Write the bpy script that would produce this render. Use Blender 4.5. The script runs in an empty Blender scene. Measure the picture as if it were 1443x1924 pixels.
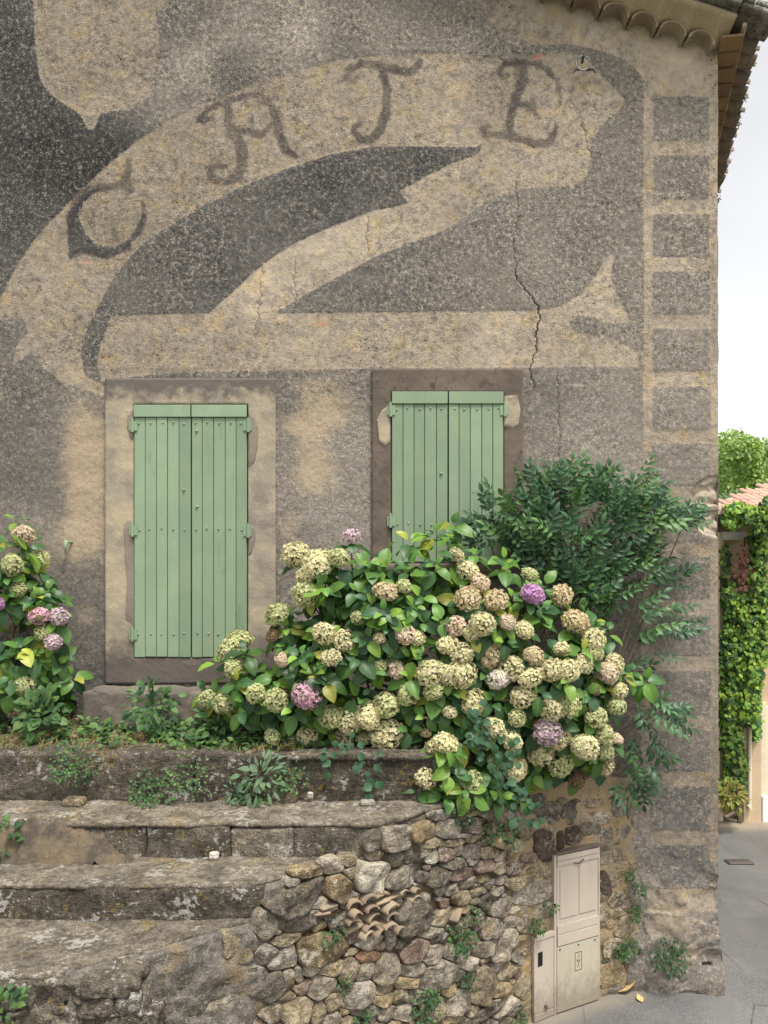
import bpy, math, random
import numpy as np
from mathutils import Matrix, Vector, Quaternion

random.seed(7)
rng = np.random.default_rng(7)
R = math.radians
C = bpy.context.scene.collection
SC = bpy.context.scene

# ------------------------------------------------------------------ camera
F = 1443.0           # focal length in photograph pixels
CX, HY = 721.5, 1100.0
CD, CZ = 7.215, 3.8  # camera distance from the facade, eye height above the street
cam = bpy.data.cameras.new('camera'); cam_o = bpy.data.objects.new('camera', cam); C.objects.link(cam_o)
cam.sensor_fit = 'VERTICAL'; cam.sensor_height = 36.0; cam.lens = 36.0 * F / 1924.0
cam.shift_y = (HY - 962.0) / 1924.0
cam.clip_start = 0.05; cam.clip_end = 1500
cam_o.location = (0, -CD, CZ); cam_o.rotation_euler = (R(90), 0, 0)
SC.camera = cam_o

# ------------------------------------------------------------------ sky, sun, exposure
SUN_EL, SUN_AZ = 66.0, 28.0        # azimuth: degrees to the right of straight behind the camera
w = bpy.data.worlds.new('World'); SC.world = w; w.use_nodes = True
wn = w.node_tree; wn.nodes.clear()
sky = wn.nodes.new('ShaderNodeTexSky'); sky.sky_type = 'NISHITA'; sky.sun_disc = False
sky.sun_elevation = R(SUN_EL); sky.sun_rotation = R(180 - SUN_AZ)
sky.air_density = 1.0; sky.dust_density = 2.0; sky.ozone_density = 1.0
hsv = wn.nodes.new('ShaderNodeHueSaturation'); hsv.inputs['Saturation'].default_value = 0.07
wbg = wn.nodes.new('ShaderNodeBackground'); wbg.inputs['Strength'].default_value = 0.15
wo = wn.nodes.new('ShaderNodeOutputWorld')
cl_n = wn.nodes.new('ShaderNodeTexNoise'); cl_n.inputs['Scale'].default_value = 2.2; cl_n.inputs['Detail'].default_value = 5
cl_t = wn.nodes.new('ShaderNodeTexCoord'); wn.links.new(cl_t.outputs['Generated'], cl_n.inputs['Vector'])
cl_r = wn.nodes.new('ShaderNodeMapRange'); cl_r.inputs['From Min'].default_value = 0.35; cl_r.inputs['From Max'].default_value = 0.65; cl_r.inputs['To Min'].default_value = 0.86; cl_r.inputs['To Max'].default_value = 1.06
cl_m = wn.nodes.new('ShaderNodeVectorMath'); cl_m.operation = 'SCALE'
wn.links.new(cl_n.outputs['Fac'], cl_r.inputs['Value']); wn.links.new(cl_r.outputs[0], cl_m.inputs['Scale']); wn.links.new(hsv.outputs[0], cl_m.inputs[0])
wn.links.new(sky.outputs[0], hsv.inputs['Color']); wn.links.new(cl_m.outputs[0], wbg.inputs[0]); wn.links.new(wbg.outputs[0], wo.inputs[0])
sl = bpy.data.lights.new('sun', 'SUN'); sl.energy = 2.6; sl.angle = R(16); sl.color = (1.0, 0.95, 0.86)
so = bpy.data.objects.new('sun', sl); C.objects.link(so)
sd = Vector((math.sin(R(SUN_AZ)) * math.cos(R(SUN_EL)), -math.cos(R(SUN_AZ)) * math.cos(R(SUN_EL)), math.sin(R(SUN_EL))))
so.rotation_euler = sd.to_track_quat('Z', 'Y').to_euler(); so.location = (6, -12, 14)
SC.view_settings.view_transform = 'Standard'; SC.view_settings.look = 'None'
SC.view_settings.exposure = 0.84; SC.view_settings.gamma = 1.0
SC.view_settings.use_curve_mapping = False
SC.render.engine = 'CYCLES'
SC.cycles.max_bounces = 6; SC.cycles.diffuse_bounces = 3; SC.cycles.transparent_max_bounces = 6

# ------------------------------------------------------------------ helpers
def at(px, py, y):
    """a point of the photograph at world depth y"""
    d = y + CD
    return np.array([(px - CX) * d / F, y, CZ + (HY - py) * d / F])

def wloc(o):
    v = Vector((0, 0, 0))
    while o is not None:
        v += o.location; o = o.parent
    return v

def link(o, parent=None):
    C.objects.link(o)
    if parent is not None:
        o.parent = parent
        o.location = o.location - wloc(parent)
    return o

def tag(o, label=None, cat=None, group=None, kind=None):
    if label: o['label'] = label
    if cat: o['category'] = cat
    if group: o['group'] = group
    if kind: o['kind'] = kind
    return o

def thing(name, loc, label, cat, group=None):
    o = bpy.data.objects.new(name, None); o.empty_display_size = 0.2
    o.location = Vector(loc); C.objects.link(o)
    return tag(o, label, cat, group)

def mesh(name, v, f, mat=None, smooth=False):
    me = bpy.data.meshes.new(name)
    me.from_pydata([tuple(map(float, p)) for p in v], [], [tuple(map(int, q)) for q in f])
    if mat: me.materials.append(mat)
    if smooth: me.polygons.foreach_set('use_smooth', [True] * len(me.polygons))
    me.update()
    return me

def npmesh(name, v, f, mat=None, smooth=False):
    """fast mesh from arrays, all faces with the same vertex count"""
    v = np.asarray(v, dtype=np.float32); f = np.asarray(f, dtype=np.int32)
    me = bpy.data.meshes.new(name)
    n, k = f.shape
    me.vertices.add(len(v)); me.vertices.foreach_set('co', v.ravel())
    me.loops.add(n * k); me.loops.foreach_set('vertex_index', f.ravel())
    me.polygons.add(n)
    me.polygons.foreach_set('loop_start', np.arange(0, n * k, k, dtype=np.int32))
    me.polygons.foreach_set('loop_total', np.full(n, k, dtype=np.int32))
    if smooth: me.polygons.foreach_set('use_smooth', np.ones(n, dtype=bool))
    if mat: me.materials.append(mat)
    me.update(calc_edges=True); me.validate()
    return me

def obj(name, me, parent=None, loc=(0, 0, 0), color=None, kind=None):
    o = bpy.data.objects.new(name, me); o.location = Vector(loc)
    link(o, parent)
    if color is not None: o.color = (color[0], color[1], color[2], 1.0)
    if kind: o['kind'] = kind
    return o

def fattr(me, name, arr):
    a = me.attributes.new(name, 'FLOAT', 'POINT'); a.data.foreach_set('value', np.asarray(arr, dtype=np.float32).ravel())

def _hash(i, j, k, seed):
    h = (i.astype(np.int64) * 374761393 + j.astype(np.int64) * 668265263 + k.astype(np.int64) * 2147483647 + seed * 974711) & 0xffffffff
    h = ((h ^ (h >> 13)) * 1274126177) & 0xffffffff
    h = (h ^ (h >> 16)) & 0xffffff
    return h / float(0xffffff)

def vnoise(P, scale=1.0, seed=0):
    """value noise in [-1, 1]"""
    p = np.asarray(P, dtype=np.float64) * scale + 1000.0
    b = np.floor(p).astype(np.int64); t = p - b; t = t * t * (3 - 2 * t)
    out = 0
    for dx in (0, 1):
        wx = t[..., 0] if dx else 1 - t[..., 0]
        for dy in (0, 1):
            wy = t[..., 1] if dy else 1 - t[..., 1]
            for dz in (0, 1):
                wz = t[..., 2] if dz else 1 - t[..., 2]
                out = out + wx * wy * wz * _hash(b[..., 0] + dx, b[..., 1] + dy, b[..., 2] + dz, seed)
    return out * 2 - 1

def fbm(P, scale, octs=3, seed=0, gain=0.5):
    s, a = 0, 1.0
    for o in range(octs):
        s = s + a * vnoise(P, scale * 2 ** o, seed + o * 17); a *= gain
    return s

def smooth(a, b, x):
    t = np.clip((x - a) / (b - a), 0, 1); return t * t * (3 - 2 * t)

def lin(r, g=None, b=None):
    if g is None: r, g, b = r
    f = lambda c: (c / 255 / 12.92) if c <= 10 else ((c / 255 + 0.055) / 1.055) ** 2.4
    return (f(r), f(g), f(b))

def frame(yv, zv):
    """rotation with local Y along yv and local Z near zv"""
    y = Vector(yv).normalized(); z = Vector(zv)
    x = y.cross(z)
    if x.length < 1e-5: x = y.cross(Vector((0.3, 0.5, 0.8)))
    x.normalize(); z = x.cross(y)
    return Matrix(((x.x, y.x, z.x), (x.y, y.y, z.y), (x.z, y.z, z.z)))

# ------------------------------------------------------------------ node helpers
class NT:
    def __init__(s, name, spec=0.2, rough=0.9):
        s.m = bpy.data.materials.new(name); s.m.use_nodes = True
        s.t = s.m.node_tree; s.t.nodes.clear()
        s.out = s.t.nodes.new('ShaderNodeOutputMaterial')
        s.b = s.t.nodes.new('ShaderNodeBsdfPrincipled')
        s.b.inputs['Roughness'].default_value = rough
        s.b.inputs['Specular IOR Level'].default_value = spec
        s.t.links.new(s.b.outputs[0], s.out.inputs[0])
        g = s.t.nodes.new('ShaderNodeNewGeometry'); s.geo = g; s.pos = g.outputs['Position']
    def L(s, a, b):
        if hasattr(a, 'is_linked') or hasattr(a, 'links'): s.t.links.new(a, b)
        else: b.default_value = a
    def noise(s, scale, detail=4, rough=0.55, vec=None, dist=0.0):
        n = s.t.nodes.new('ShaderNodeTexNoise'); n.inputs['Scale'].default_value = scale
        n.inputs['Detail'].default_value = detail; n.inputs['Roughness'].default_value = rough
        n.inputs['Distortion'].default_value = dist
        s.t.links.new(vec if vec is not None else s.pos, n.inputs['Vector']); return n.outputs['Fac']
    def vor(s, scale, vec=None, feat='F1', out='Distance', rand=1.0):
        n = s.t.nodes.new('ShaderNodeTexVoronoi'); n.feature = feat; n.inputs['Scale'].default_value = scale
        n.inputs['Randomness'].default_value = rand
        s.t.links.new(vec if vec is not None else s.pos, n.inputs['Vector']); return n.outputs[out]
    def mapping(s, scale, vec=None, rot=(0, 0, 0)):
        n = s.t.nodes.new('ShaderNodeMapping'); n.inputs['Scale'].default_value = scale; n.inputs['Rotation'].default_value = rot
        s.t.links.new(vec if vec is not None else s.pos, n.inputs['Vector']); return n.outputs[0]
    def math(s, op, a, b=0.0, c=0.0, clamp=False):
        n = s.t.nodes.new('ShaderNodeMath'); n.operation = op; n.use_clamp = clamp
        s.L(a, n.inputs[0]); s.L(b, n.inputs[1])
        if op in ('MULTIPLY_ADD', 'COMPARE'): s.L(c, n.inputs[2])
        return n.outputs[0]
    def step(s, x, a, b, lo=0.0, hi=1.0):
        n = s.t.nodes.new('ShaderNodeMapRange'); n.interpolation_type = 'SMOOTHSTEP'
        s.L(x, n.inputs['Value']); n.inputs['From Min'].default_value = a; n.inputs['From Max'].default_value = b
        n.inputs['To Min'].default_value = lo; n.inputs['To Max'].default_value = hi
        return n.outputs[0]
    def mix(s, f, a, b, blend='MIX'):
        n = s.t.nodes.new('ShaderNodeMix'); n.data_type = 'RGBA'; n.blend_type = blend; n.clamp_factor = True
        s.L(f, n.inputs[0])
        for v, k in ((a, 6), (b, 7)):
            if isinstance(v, (tuple, list)): n.inputs[k].default_value = (v[0], v[1], v[2], 1)
            else: s.t.links.new(v, n.inputs[k])
        return n.outputs[2]
    def ramp(s, f, stops, interp='LINEAR'):
        n = s.t.nodes.new('ShaderNodeValToRGB'); s.L(f, n.inputs[0]); cr = n.color_ramp; cr.interpolation = interp
        while len(cr.elements) < len(stops): cr.elements.new(0.5)
        for e, (p, c) in zip(cr.elements, stops):
            e.position = p; e.color = (c[0], c[1], c[2], 1) if isinstance(c, (tuple, list)) else (c, c, c, 1)
        return n.outputs[0]
    def attr(s, name, out='Fac'):
        n = s.t.nodes.new('ShaderNodeAttribute'); n.attribute_name = name; return n.outputs[out]
    def info(s, out='Random'):
        n = s.t.nodes.new('ShaderNodeObjectInfo'); return n.outputs[out]
    def scale(s, col, f):
        return s.mix(1.0, col, s.grey(f), 'MULTIPLY')
    def grey(s, f):
        n = s.t.nodes.new('ShaderNodeCombineColor'); [s.L(f, n.inputs[k]) for k in range(3)]; return n.outputs[0]
    def bump(s, h, dist=0.01, strength=1.0, normal=None):
        n = s.t.nodes.new('ShaderNodeBump'); n.inputs['Distance'].default_value = dist; n.inputs['Strength'].default_value = strength
        s.t.links.new(h, n.inputs['Height'])
        if normal is not None: s.t.links.new(normal, n.inputs['Normal'])
        return n.outputs[0]
    def done(s, col=None, normal=None, rough=None):
        if col is not None: s.L(col if not isinstance(col, tuple) else (col[0], col[1], col[2], 1), s.b.inputs['Base Color'])
        if normal is not None: s.t.links.new(normal, s.b.inputs['Normal'])
        if rough is not None: s.L(rough, s.b.inputs['Roughness'])
        return s.m
    def translucent(s, col, amount, normal=None):
        tr = s.t.nodes.new('ShaderNodeBsdfTranslucent'); s.L(col, tr.inputs[0])
        if normal is not None: s.t.links.new(normal, tr.inputs['Normal'])
        mx = s.t.nodes.new('ShaderNodeMixShader'); mx.inputs[0].default_value = amount
        s.t.links.new(s.b.outputs[0], mx.inputs[1]); s.t.links.new(tr.outputs[0], mx.inputs[2]); s.t.links.new(mx.outputs[0], s.out.inputs[0])

# ------------------------------------------------------------------ materials
def mat_facade():
    s = NT('facade_render', 0.12, 0.95)
    paint, line, dk, lt = s.attr('paint'), s.attr('line'), s.attr('dk'), s.attr('lt')
    spk, patch, stone, red = s.attr('spk'), s.attr('patch'), s.attr('stone'), s.attr('red')
    n1 = s.noise(3.0, 4, 0.6); n2 = s.noise(14, 4, 0.6); n3 = s.noise(24, 5, 0.72); n4 = s.noise(70, 3, 0.65)
    spk = s.math('MULTIPLY', spk, s.step(s.noise(1.4, 5, 0.65), 0.36, 0.62, 0.62, 1.2))
    grain = s.math('ADD', s.math('MULTIPLY', n3, 0.55), s.math('MULTIPLY', n4, 0.45))
    # ragged, worn boundary between the scratched drawing and the dark coat
    edge = s.math('ADD', paint, s.math('ADD', s.math('MULTIPLY', s.math('SUBTRACT', n2, 0.5), 0.03), s.math('MULTIPLY', s.math('SUBTRACT', n3, 0.5), 0.035)))
    m_light = s.step(edge, -0.007, 0.012)
    # dark coat with light and dark grit
    dark = s.mix(s.step(n2, 0.35, 0.7), (0.98, 0.99, 1.02), (1.03, 0.96, 0.88))
    dark = s.mix(1.0, dark, s.mix(s.step(dk, 0.06, 0.17), (1.03, 1.0, 0.98), (1.10, 0.99, 0.86)), 'MULTIPLY'); dark = s.mix(1.0, dark, s.grey(s.math('MULTIPLY', dk, 0.92)), 'MULTIPLY')
    wear = s.step(s.math('ADD', n1, s.math('MULTIPLY', n2, 0.5)), 0.62, 0.98)
    dark = s.mix(s.math('MULTIPLY', wear, 0.4), dark, s.mix(1.0, dark, (1.7, 1.68, 1.65), 'MULTIPLY'))
    gp = s.step(grain, 0.52, 0.59); gd = s.step(grain, 0.48, 0.41)
    gpa = s.math('MULTIPLY', gp, spk); gda = s.math('MULTIPLY', gd, spk)
    dark = s.mix(s.math('MULTIPLY', gpa, 0.95), dark, s.mix(0.5, s.mix(1.0, dark, (2.5, 2.42, 2.25), 'MULTIPLY'), (0.29, 0.26, 0.215)))
    dark = s.mix(s.math('MULTIPLY', gda, 0.8), dark, s.mix(1.0, dark, (0.35, 0.34, 0.36), 'MULTIPLY'))
    # light coat
    light = s.mix(s.step(n2, 0.3, 0.72), (1.17, 0.95, 0.71), (1.06, 0.90, 0.73))
    light = s.mix(s.step(s.noise(5.5, 5, 0.65), 0.5, 0.68), light, (1.30, 0.98, 0.56))
    light = s.mix(1.0, light, s.grey(lt), 'MULTIPLY')
    g2 = s.step(s.math('ADD', s.math('MULTIPLY', n2, 0.5), s.math('MULTIPLY', grain, 0.6)), 0.545, 0.63)
    light = s.mix(s.math('MULTIPLY', s.math('MULTIPLY', g2, spk), 0.8), light, s.mix(1.0, light, (0.44, 0.44, 0.47), 'MULTIPLY'))
    sp = s.math('MAXIMUM', s.math('MULTIPLY', s.step(s.vor(21), 0.25, 0.15), s.step(n2, 0.46, 0.56)), s.math('MULTIPLY', s.step(s.vor(46), 0.3, 0.2), s.step(n1, 0.45, 0.6)))
    light = s.mix(s.math('MULTIPLY', s.step(s.noise(1.7, 4, 0.65), 0.47, 0.66), 0.45), light, s.mix(1.0, light, (0.62, 0.62, 0.65), 'MULTIPLY')); light = s.mix(s.math('MULTIPLY', s.math('MULTIPLY', sp, spk), 0.8), light, (0.07, 0.062, 0.06))
    light = s.mix(s.math('MULTIPLY', gda, 0.7), light, s.mix(1.0, light, (0.42, 0.40, 0.4), 'MULTIPLY'))
    light = s.mix(s.math('MULTIPLY', gpa, 0.35), light, (0.60, 0.52, 0.40))
    col = s.mix(m_light, dark, light)
    # worn, washed-out areas where drawing and ground come closer
    fade = s.math('MULTIPLY', s.math('ADD', s.attr('fade'), s.step(s.noise(1.15, 5, 0.62), 0.44, 0.68, 0, 0.42)), s.math('MULTIPLY', s.step(dk, 0.06, 0.13, 0.25, 1.0), s.step(s.noise(7.5, 5, 0.65), 0.38, 0.62, 0.15, 0.85)), clamp=True)
    mid = s.mix(gp, s.mix(n2, (0.200, 0.176, 0.146), (0.165, 0.150, 0.132)), (0.34, 0.30, 0.245)); mid = s.mix(s.math('MULTIPLY', gd, 0.6), mid, (0.07, 0.064, 0.06))
    col = s.mix(fade, col, mid)
    blot = s.step(s.noise(2.3, 6, 0.68, None, 0.4), 0.56, 0.68, 0, 0.5); col = s.mix(blot, col, s.mix(1.0, col, (0.62, 0.62, 0.64), 'MULTIPLY'))
    pale = s.step(s.noise(1.9, 6, 0.7, s.mapping((1.2, 1, 0.8))), 0.56, 0.68, 0, 0.38); col = s.mix(pale, col, s.mix(1.0, col, (1.55, 1.48, 1.36), 'MULTIPLY'))
    drip = s.step(s.noise(5.5, 6, 0.7, s.mapping((1.6, 1, 0.14)), 0.6), 0.56, 0.70, 0, 0.42); col = s.mix(s.math('MULTIPLY', drip, s.step(s.noise(0.8, 3), 0.42, 0.6)), col, s.mix(1.0, col, (0.60, 0.60, 0.62), 'MULTIPLY'))
    # painted letters
    ln = s.math('ADD', line, s.math('ADD', s.math('MULTIPLY', s.math('SUBTRACT', n2, 0.5), 0.07), s.math('MULTIPLY', s.math('SUBTRACT', n3, 0.5), 0.09)))
    lcol = s.mix(s.step(grain, 0.5, 0.66), (0.052, 0.046, 0.045), (0.19, 0.16, 0.14))
    col = s.mix(s.math('MULTIPLY', s.step(ln, -0.014, 0.014), s.step(s.math('ADD', n1, s.math('MULTIPLY', n2, 0.6)), 0.58, 0.92, 0.95, 0.58)), col, lcol)
    # rubbed and repaired patches of smoother plaster
    pt = s.step(s.math('ADD', patch, s.math('ADD', s.math('MULTIPLY', s.math('SUBTRACT', n1, 0.5), 0.7), s.math('MULTIPLY', s.math('SUBTRACT', n2, 0.5), 0.55))), 0.22, 0.85)
    pcol = s.mix(n2, (0.47, 0.36, 0.24), (0.37, 0.29, 0.2)); pcol = s.mix(s.math('MULTIPLY', gd, 0.35), pcol, (0.2, 0.16, 0.12))
    col = s.mix(s.math('MULTIPLY', pt, 0.75), col, pcol)
    rd = s.step(s.math('ADD', red, s.math('MULTIPLY', s.math('SUBTRACT', n2, 0.5), 0.9)), 0.4, 0.75)
    col = s.mix(s.math('MULTIPLY', rd, 0.6), col, (0.5, 0.22, 0.15))
    st = s.step(s.math('ADD', stone, s.math('MULTIPLY', s.math('SUBTRACT', n3, 0.5), 0.02)), -0.004, 0.006)
    stc = s.mix(s.noise(18, 5, 0.6, s.mapping((1, 1, 3))), (0.5, 0.42, 0.32), (0.26, 0.21, 0.16)); stc = s.mix(s.step(grain, .5, .7), stc, (0.55, 0.5, 0.42))
    col = s.mix(st, col, stc)
    # lichen dots low down
    lz = s.t.nodes.new('ShaderNodeSeparateXYZ'); s.t.links.new(s.pos, lz.inputs[0])
    low = s.step(lz.outputs[2], 2.4, 1.4)
    dots = s.step(s.vor(16), 0.26, 0.14)
    col = s.mix(s.math('MULTIPLY', s.math('MULTIPLY', dots, low), s.step(n2, 0.52, 0.6, 0, 0.6)), col, (0.42, 0.34, 0.18))
    h = s.math('ADD', s.math('MULTIPLY', n2, 0.5), s.math('MULTIPLY', grain, s.math('ADD', s.math('MULTIPLY', spk, 1.0), 0.25)))
    return s.done(col, s.bump(h, 0.016, 0.8))
M_facade = mat_facade()

def mat_plain_render(name, ca, cb, cc, bump=0.006, sc=1.0, dark=(0.09, 0.075, 0.065), dk_lo=0.55, dk_hi=0.75, stains=()):
    s = NT(name, 0.15, 0.93)
    n1 = s.noise(2.2 * sc, 5, 0.6); n2 = s.noise(11 * sc, 5, 0.65); n3 = s.noise(80 * sc, 3, 0.6)
    col = s.mix(s.step(n1, 0.38, 0.62), ca, cb); col = s.mix(s.step(n2, 0.52, 0.7), col, cc)
    col = s.mix(s.math('MULTIPLY', s.step(s.math('ADD', s.math('MULTIPLY', n1, 0.6), s.math('MULTIPLY', n2, 0.45)), dk_lo, dk_hi), 0.8), col, dark)
    if stains:
        sx = s.t.nodes.new('ShaderNodeSeparateXYZ'); s.t.links.new(s.pos, sx.inputs[0]); zz = s.math('ADD', sx.outputs[2], s.math('MULTIPLY', s.math('SUBTRACT', n2, 0.5), 0.5))
        for (z0, z1, sc_) in stains: col = s.mix(s.step(zz, z0, z1), col, sc_)
    col = s.mix(s.step(n3, 0.5, 0.3, 0, 0.45), col, s.mix(1.0, col, (0.5, 0.48, 0.46), 'MULTIPLY'))
    col = s.mix(s.step(n3, 0.55, 0.7, 0, 0.3), col, s.mix(1.0, col, (1.5, 1.48, 1.42), 'MULTIPLY'))
    return s.done(col, s.bump(s.math('ADD', n2, s.math('MULTIPLY', n3, 0.6)), bump, 0.8))
M_surround = mat_plain_render('window_render', (0.39, 0.32, 0.225), (0.28, 0.245, 0.195), (0.45, 0.375, 0.265), dk_lo=0.54, dk_hi=0.66, dark=(0.19, 0.16, 0.135), stains=((5.48, 5.68, (0.13, 0.112, 0.098)), (3.45, 3.05, (0.12, 0.104, 0.09))))
M_surround_dark = mat_plain_render('window_stone', (0.115, 0.092, 0.075), (0.15, 0.12, 0.095), (0.085, 0.07, 0.06), dk_lo=0.6, dk_hi=0.75, dark=(0.05, 0.042, 0.04))
M_plinth = mat_plain_render('step_render', (0.17, 0.145, 0.12), (0.12, 0.10, 0.088), (0.22, 0.19, 0.155))
M_cornice = mat_plain_render('cornice_plaster', (0.46, 0.36, 0.23), (0.42, 0.34, 0.23), (0.50, 0.40, 0.27), dark=(0.28, 0.17, 0.11), dk_lo=0.62, dk_hi=0.72)
M_beige = mat_plain_render('neighbour_render', (0.55, 0.42, 0.28), (0.50, 0.38, 0.26), (0.58, 0.46, 0.32), dark=(0.3, 0.24, 0.18), dk_lo=0.66, dk_hi=0.8)
M_cream = mat_plain_render('cream_paint', (0.68, 0.6, 0.44), (0.64, 0.56, 0.42), (0.7, 0.62, 0.47), dark=(0.4, 0.35, 0.28), dk_lo=0.7, dk_hi=0.85, bump=0.001)
M_white = mat_plain_render('white_paint', (0.78, 0.77, 0.73), (0.74, 0.73, 0.7), (0.8, 0.79, 0.76), dark=(0.5, 0.48, 0.44), dk_lo=0.7, dk_hi=0.85, bump=0.001)

def mat_green():
    s = NT('sage_green_paint', 0.3, 0.55)
    st = s.noise(9, 5, 0.6, s.mapping((1.0, 1.0, 0.06))); n2 = s.noise(3.5, 3); n3 = s.noise(70, 3, 0.6, s.mapping((1, 1, 0.12)))
    base = s.mix(1.0, s.mix(n2, (0.195, 0.268, 0.175), (0.222, 0.298, 0.195)), s.grey(s.math('ADD', s.math('MULTIPLY', s.info(), 0.26), 0.87)), 'MULTIPLY')
    col = s.mix(s.step(st, 0.50, 0.78, 0, 0.45), base, (0.20, 0.30, 0.165))
    col = s.mix(s.step(s.noise(16, 4, 0.7, s.mapping((1, 1, 0.10))), 0.60, 0.74, 0, 0.5), col, (0.27, 0.24, 0.13)); col = s.mix(s.step(s.noise(2.2, 5, 0.65), 0.42, 0.68, 0, 0.4), col, s.mix(1.0, col, (1.3, 1.24, 1.16), 'MULTIPLY')); col = s.mix(s.step(s.noise(5, 6, 0.7, s.mapping((2, 2, 0.4))), 0.55, 0.72, 0, 0.45), col, s.mix(1.0, col, (0.62, 0.64, 0.6), 'MULTIPLY'))
    col = s.mix(s.step(s.noise(28, 5, 0.7, s.mapping((1, 1, 0.35))), 0.69, 0.76, 0, 0.65), col, (0.12, 0.13, 0.09))
    return s.done(col, s.bump(s.math('ADD', n3, s.math('MULTIPLY', st, 0.6)), 0.0022, 0.8), s.step(st, 0.3, 0.8, 0.5, 0.75))
M_green = mat_green()

def mat_stone(name, use_obj=True, tone=1.0, lich=1.0):
    s = NT(name, 0.15, 0.92)
    base = s.info('Color') if use_obj else s.mix(s.noise(1.7, 4, 0.6), (0.20, 0.175, 0.14), (0.13, 0.115, 0.095))
    rnd = s.info()
    cv = s.t.nodes.new('ShaderNodeVectorMath'); cv.operation = 'ADD'; s.t.links.new(s.pos, cv.inputs[0])
    cc = s.t.nodes.new('ShaderNodeCombineXYZ'); s.L(s.math('MULTIPLY', rnd, 37.0), cc.inputs[0]); s.L(s.math('MULTIPLY', rnd, 11.0), cc.inputs[2])
    s.t.links.new(cc.outputs[0], cv.inputs[1]); p = cv.outputs[0]
    n1 = s.noise(6, 5, 0.62, p); n2 = s.noise(26, 5, 0.65, p); n3 = s.noise(110, 3, 0.6, p); nl = s.noise(9, 5, 0.6, s.mapping((1, 1, 4.5), p))
    col = s.mix(s.step(n1, 0.36, 0.66), s.mix(1.0, base, (0.68, 0.66, 0.62), 'MULTIPLY'), s.mix(1.0, base, (1.28, 1.24, 1.14), 'MULTIPLY'))
    col = s.mix(s.step(nl, 0.56, 0.72, 0, 0.5), col, s.mix(1.0, base, (1.1, 0.92, 0.66), 'MULTIPLY'))
    col = s.mix(s.step(n2, 0.54, 0.42, 0, 0.72), col, s.mix(1.0, col, (0.52, 0.5, 0.47), 'MULTIPLY'))
    col = s.mix(s.step(n3, 0.52, 0.66, 0, 0.6), col, s.mix(1.0, col, (1.9, 1.87, 1.78), 'MULTIPLY')); col = s.mix(s.step(n3, 0.47, 0.34, 0, 0.6), col, s.mix(1.0, col, (0.45, 0.43, 0.4), 'MULTIPLY'))
    lw = s.step(s.math('ADD', s.math('MULTIPLY', n2, 0.55), s.math('MULTIPLY', s.noise(4.2, 3, 0.5, p), 0.5)), 0.585, 0.63)
    col = s.mix(s.math('MULTIPLY', lw, 0.62 * lich), col, s.mix(n3, (0.30, 0.29, 0.26), (0.58, 0.56, 0.51)))
    ly = s.step(s.math('ADD', s.math('MULTIPLY', s.noise(33, 4, 0.6, p), 0.5), s.math('MULTIPLY', s.noise(3.1, 2, 0.5, s.mapping((1.3, 1, 1), p)), 0.55)), 0.62, 0.66)
    col = s.mix(s.math('MULTIPLY', ly, 0.5 * lich), col, (0.30, 0.21, 0.06))
    dot = s.math('MULTIPLY', s.step(s.vor(30, p), 0.2, 0.1), s.step(n1, 0.5, 0.58))
    col = s.mix(s.math('MULTIPLY', dot, 0.75 * lich), col, (0.56, 0.54, 0.48))
    h = s.math('ADD', s.math('ADD', n1, s.math('MULTIPLY', n2, 0.7)), s.math('MULTIPLY', n3, 0.35))
    return s.done(col, s.bump(s.math('ADD', h, s.math('MULTIPLY', nl, 0.4)), 0.045, 1.0))
M_stone = mat_stone('rubble_stone', lich=0.8)
M_step = mat_stone('step_stone', lich=1.15)

def mat_core():
    s = NT('wall_mortar', 0.1, 0.96)
    mt = s.attr('mt'); n1 = s.noise(4, 5, 0.6); n2 = s.noise(20, 5, 0.65); n3 = s.noise(90, 3, 0.6)
    tan = s.mix(n2, (0.40, 0.29, 0.155), (0.30, 0.225, 0.14)); tan = s.mix(s.step(n1, 0.45, 0.7), tan, (0.26, 0.22, 0.165))
    tan = s.mix(s.step(n2, 0.60, 0.68, 0, 0.7), tan, (0.16, 0.135, 0.105))
    earth = s.mix(n2, (0.25, 0.185, 0.115), (0.16, 0.125, 0.085))
    cem = s.mix(s.step(n2, 0.4, 0.65), (0.118, 0.106, 0.09), (0.21, 0.188, 0.158)); cem = s.mix(s.step(s.noise(45, 5, 0.7), 0.56, 0.68, 0, 0.7), cem, (0.36, 0.34, 0.30))
    cem = s.mix(s.step(n1, 0.55, 0.68, 0, 0.6), cem, (0.26, 0.19, 0.11))
    col = s.mix(s.step(mt, 0.2, 0.8), earth, tan); col = s.mix(s.step(mt, -0.2, -0.8), col, cem)
    col = s.mix(s.step(n3, 0.5, 0.34, 0, 0.5), col, s.mix(1.0, col, (0.5, 0.47, 0.43), 'MULTIPLY'))
    return s.done(col, s.bump(s.math('ADD', n2, s.math('MULTIPLY', n3, 0.5)), 0.025, 0.9))
M_core = mat_core()

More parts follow.
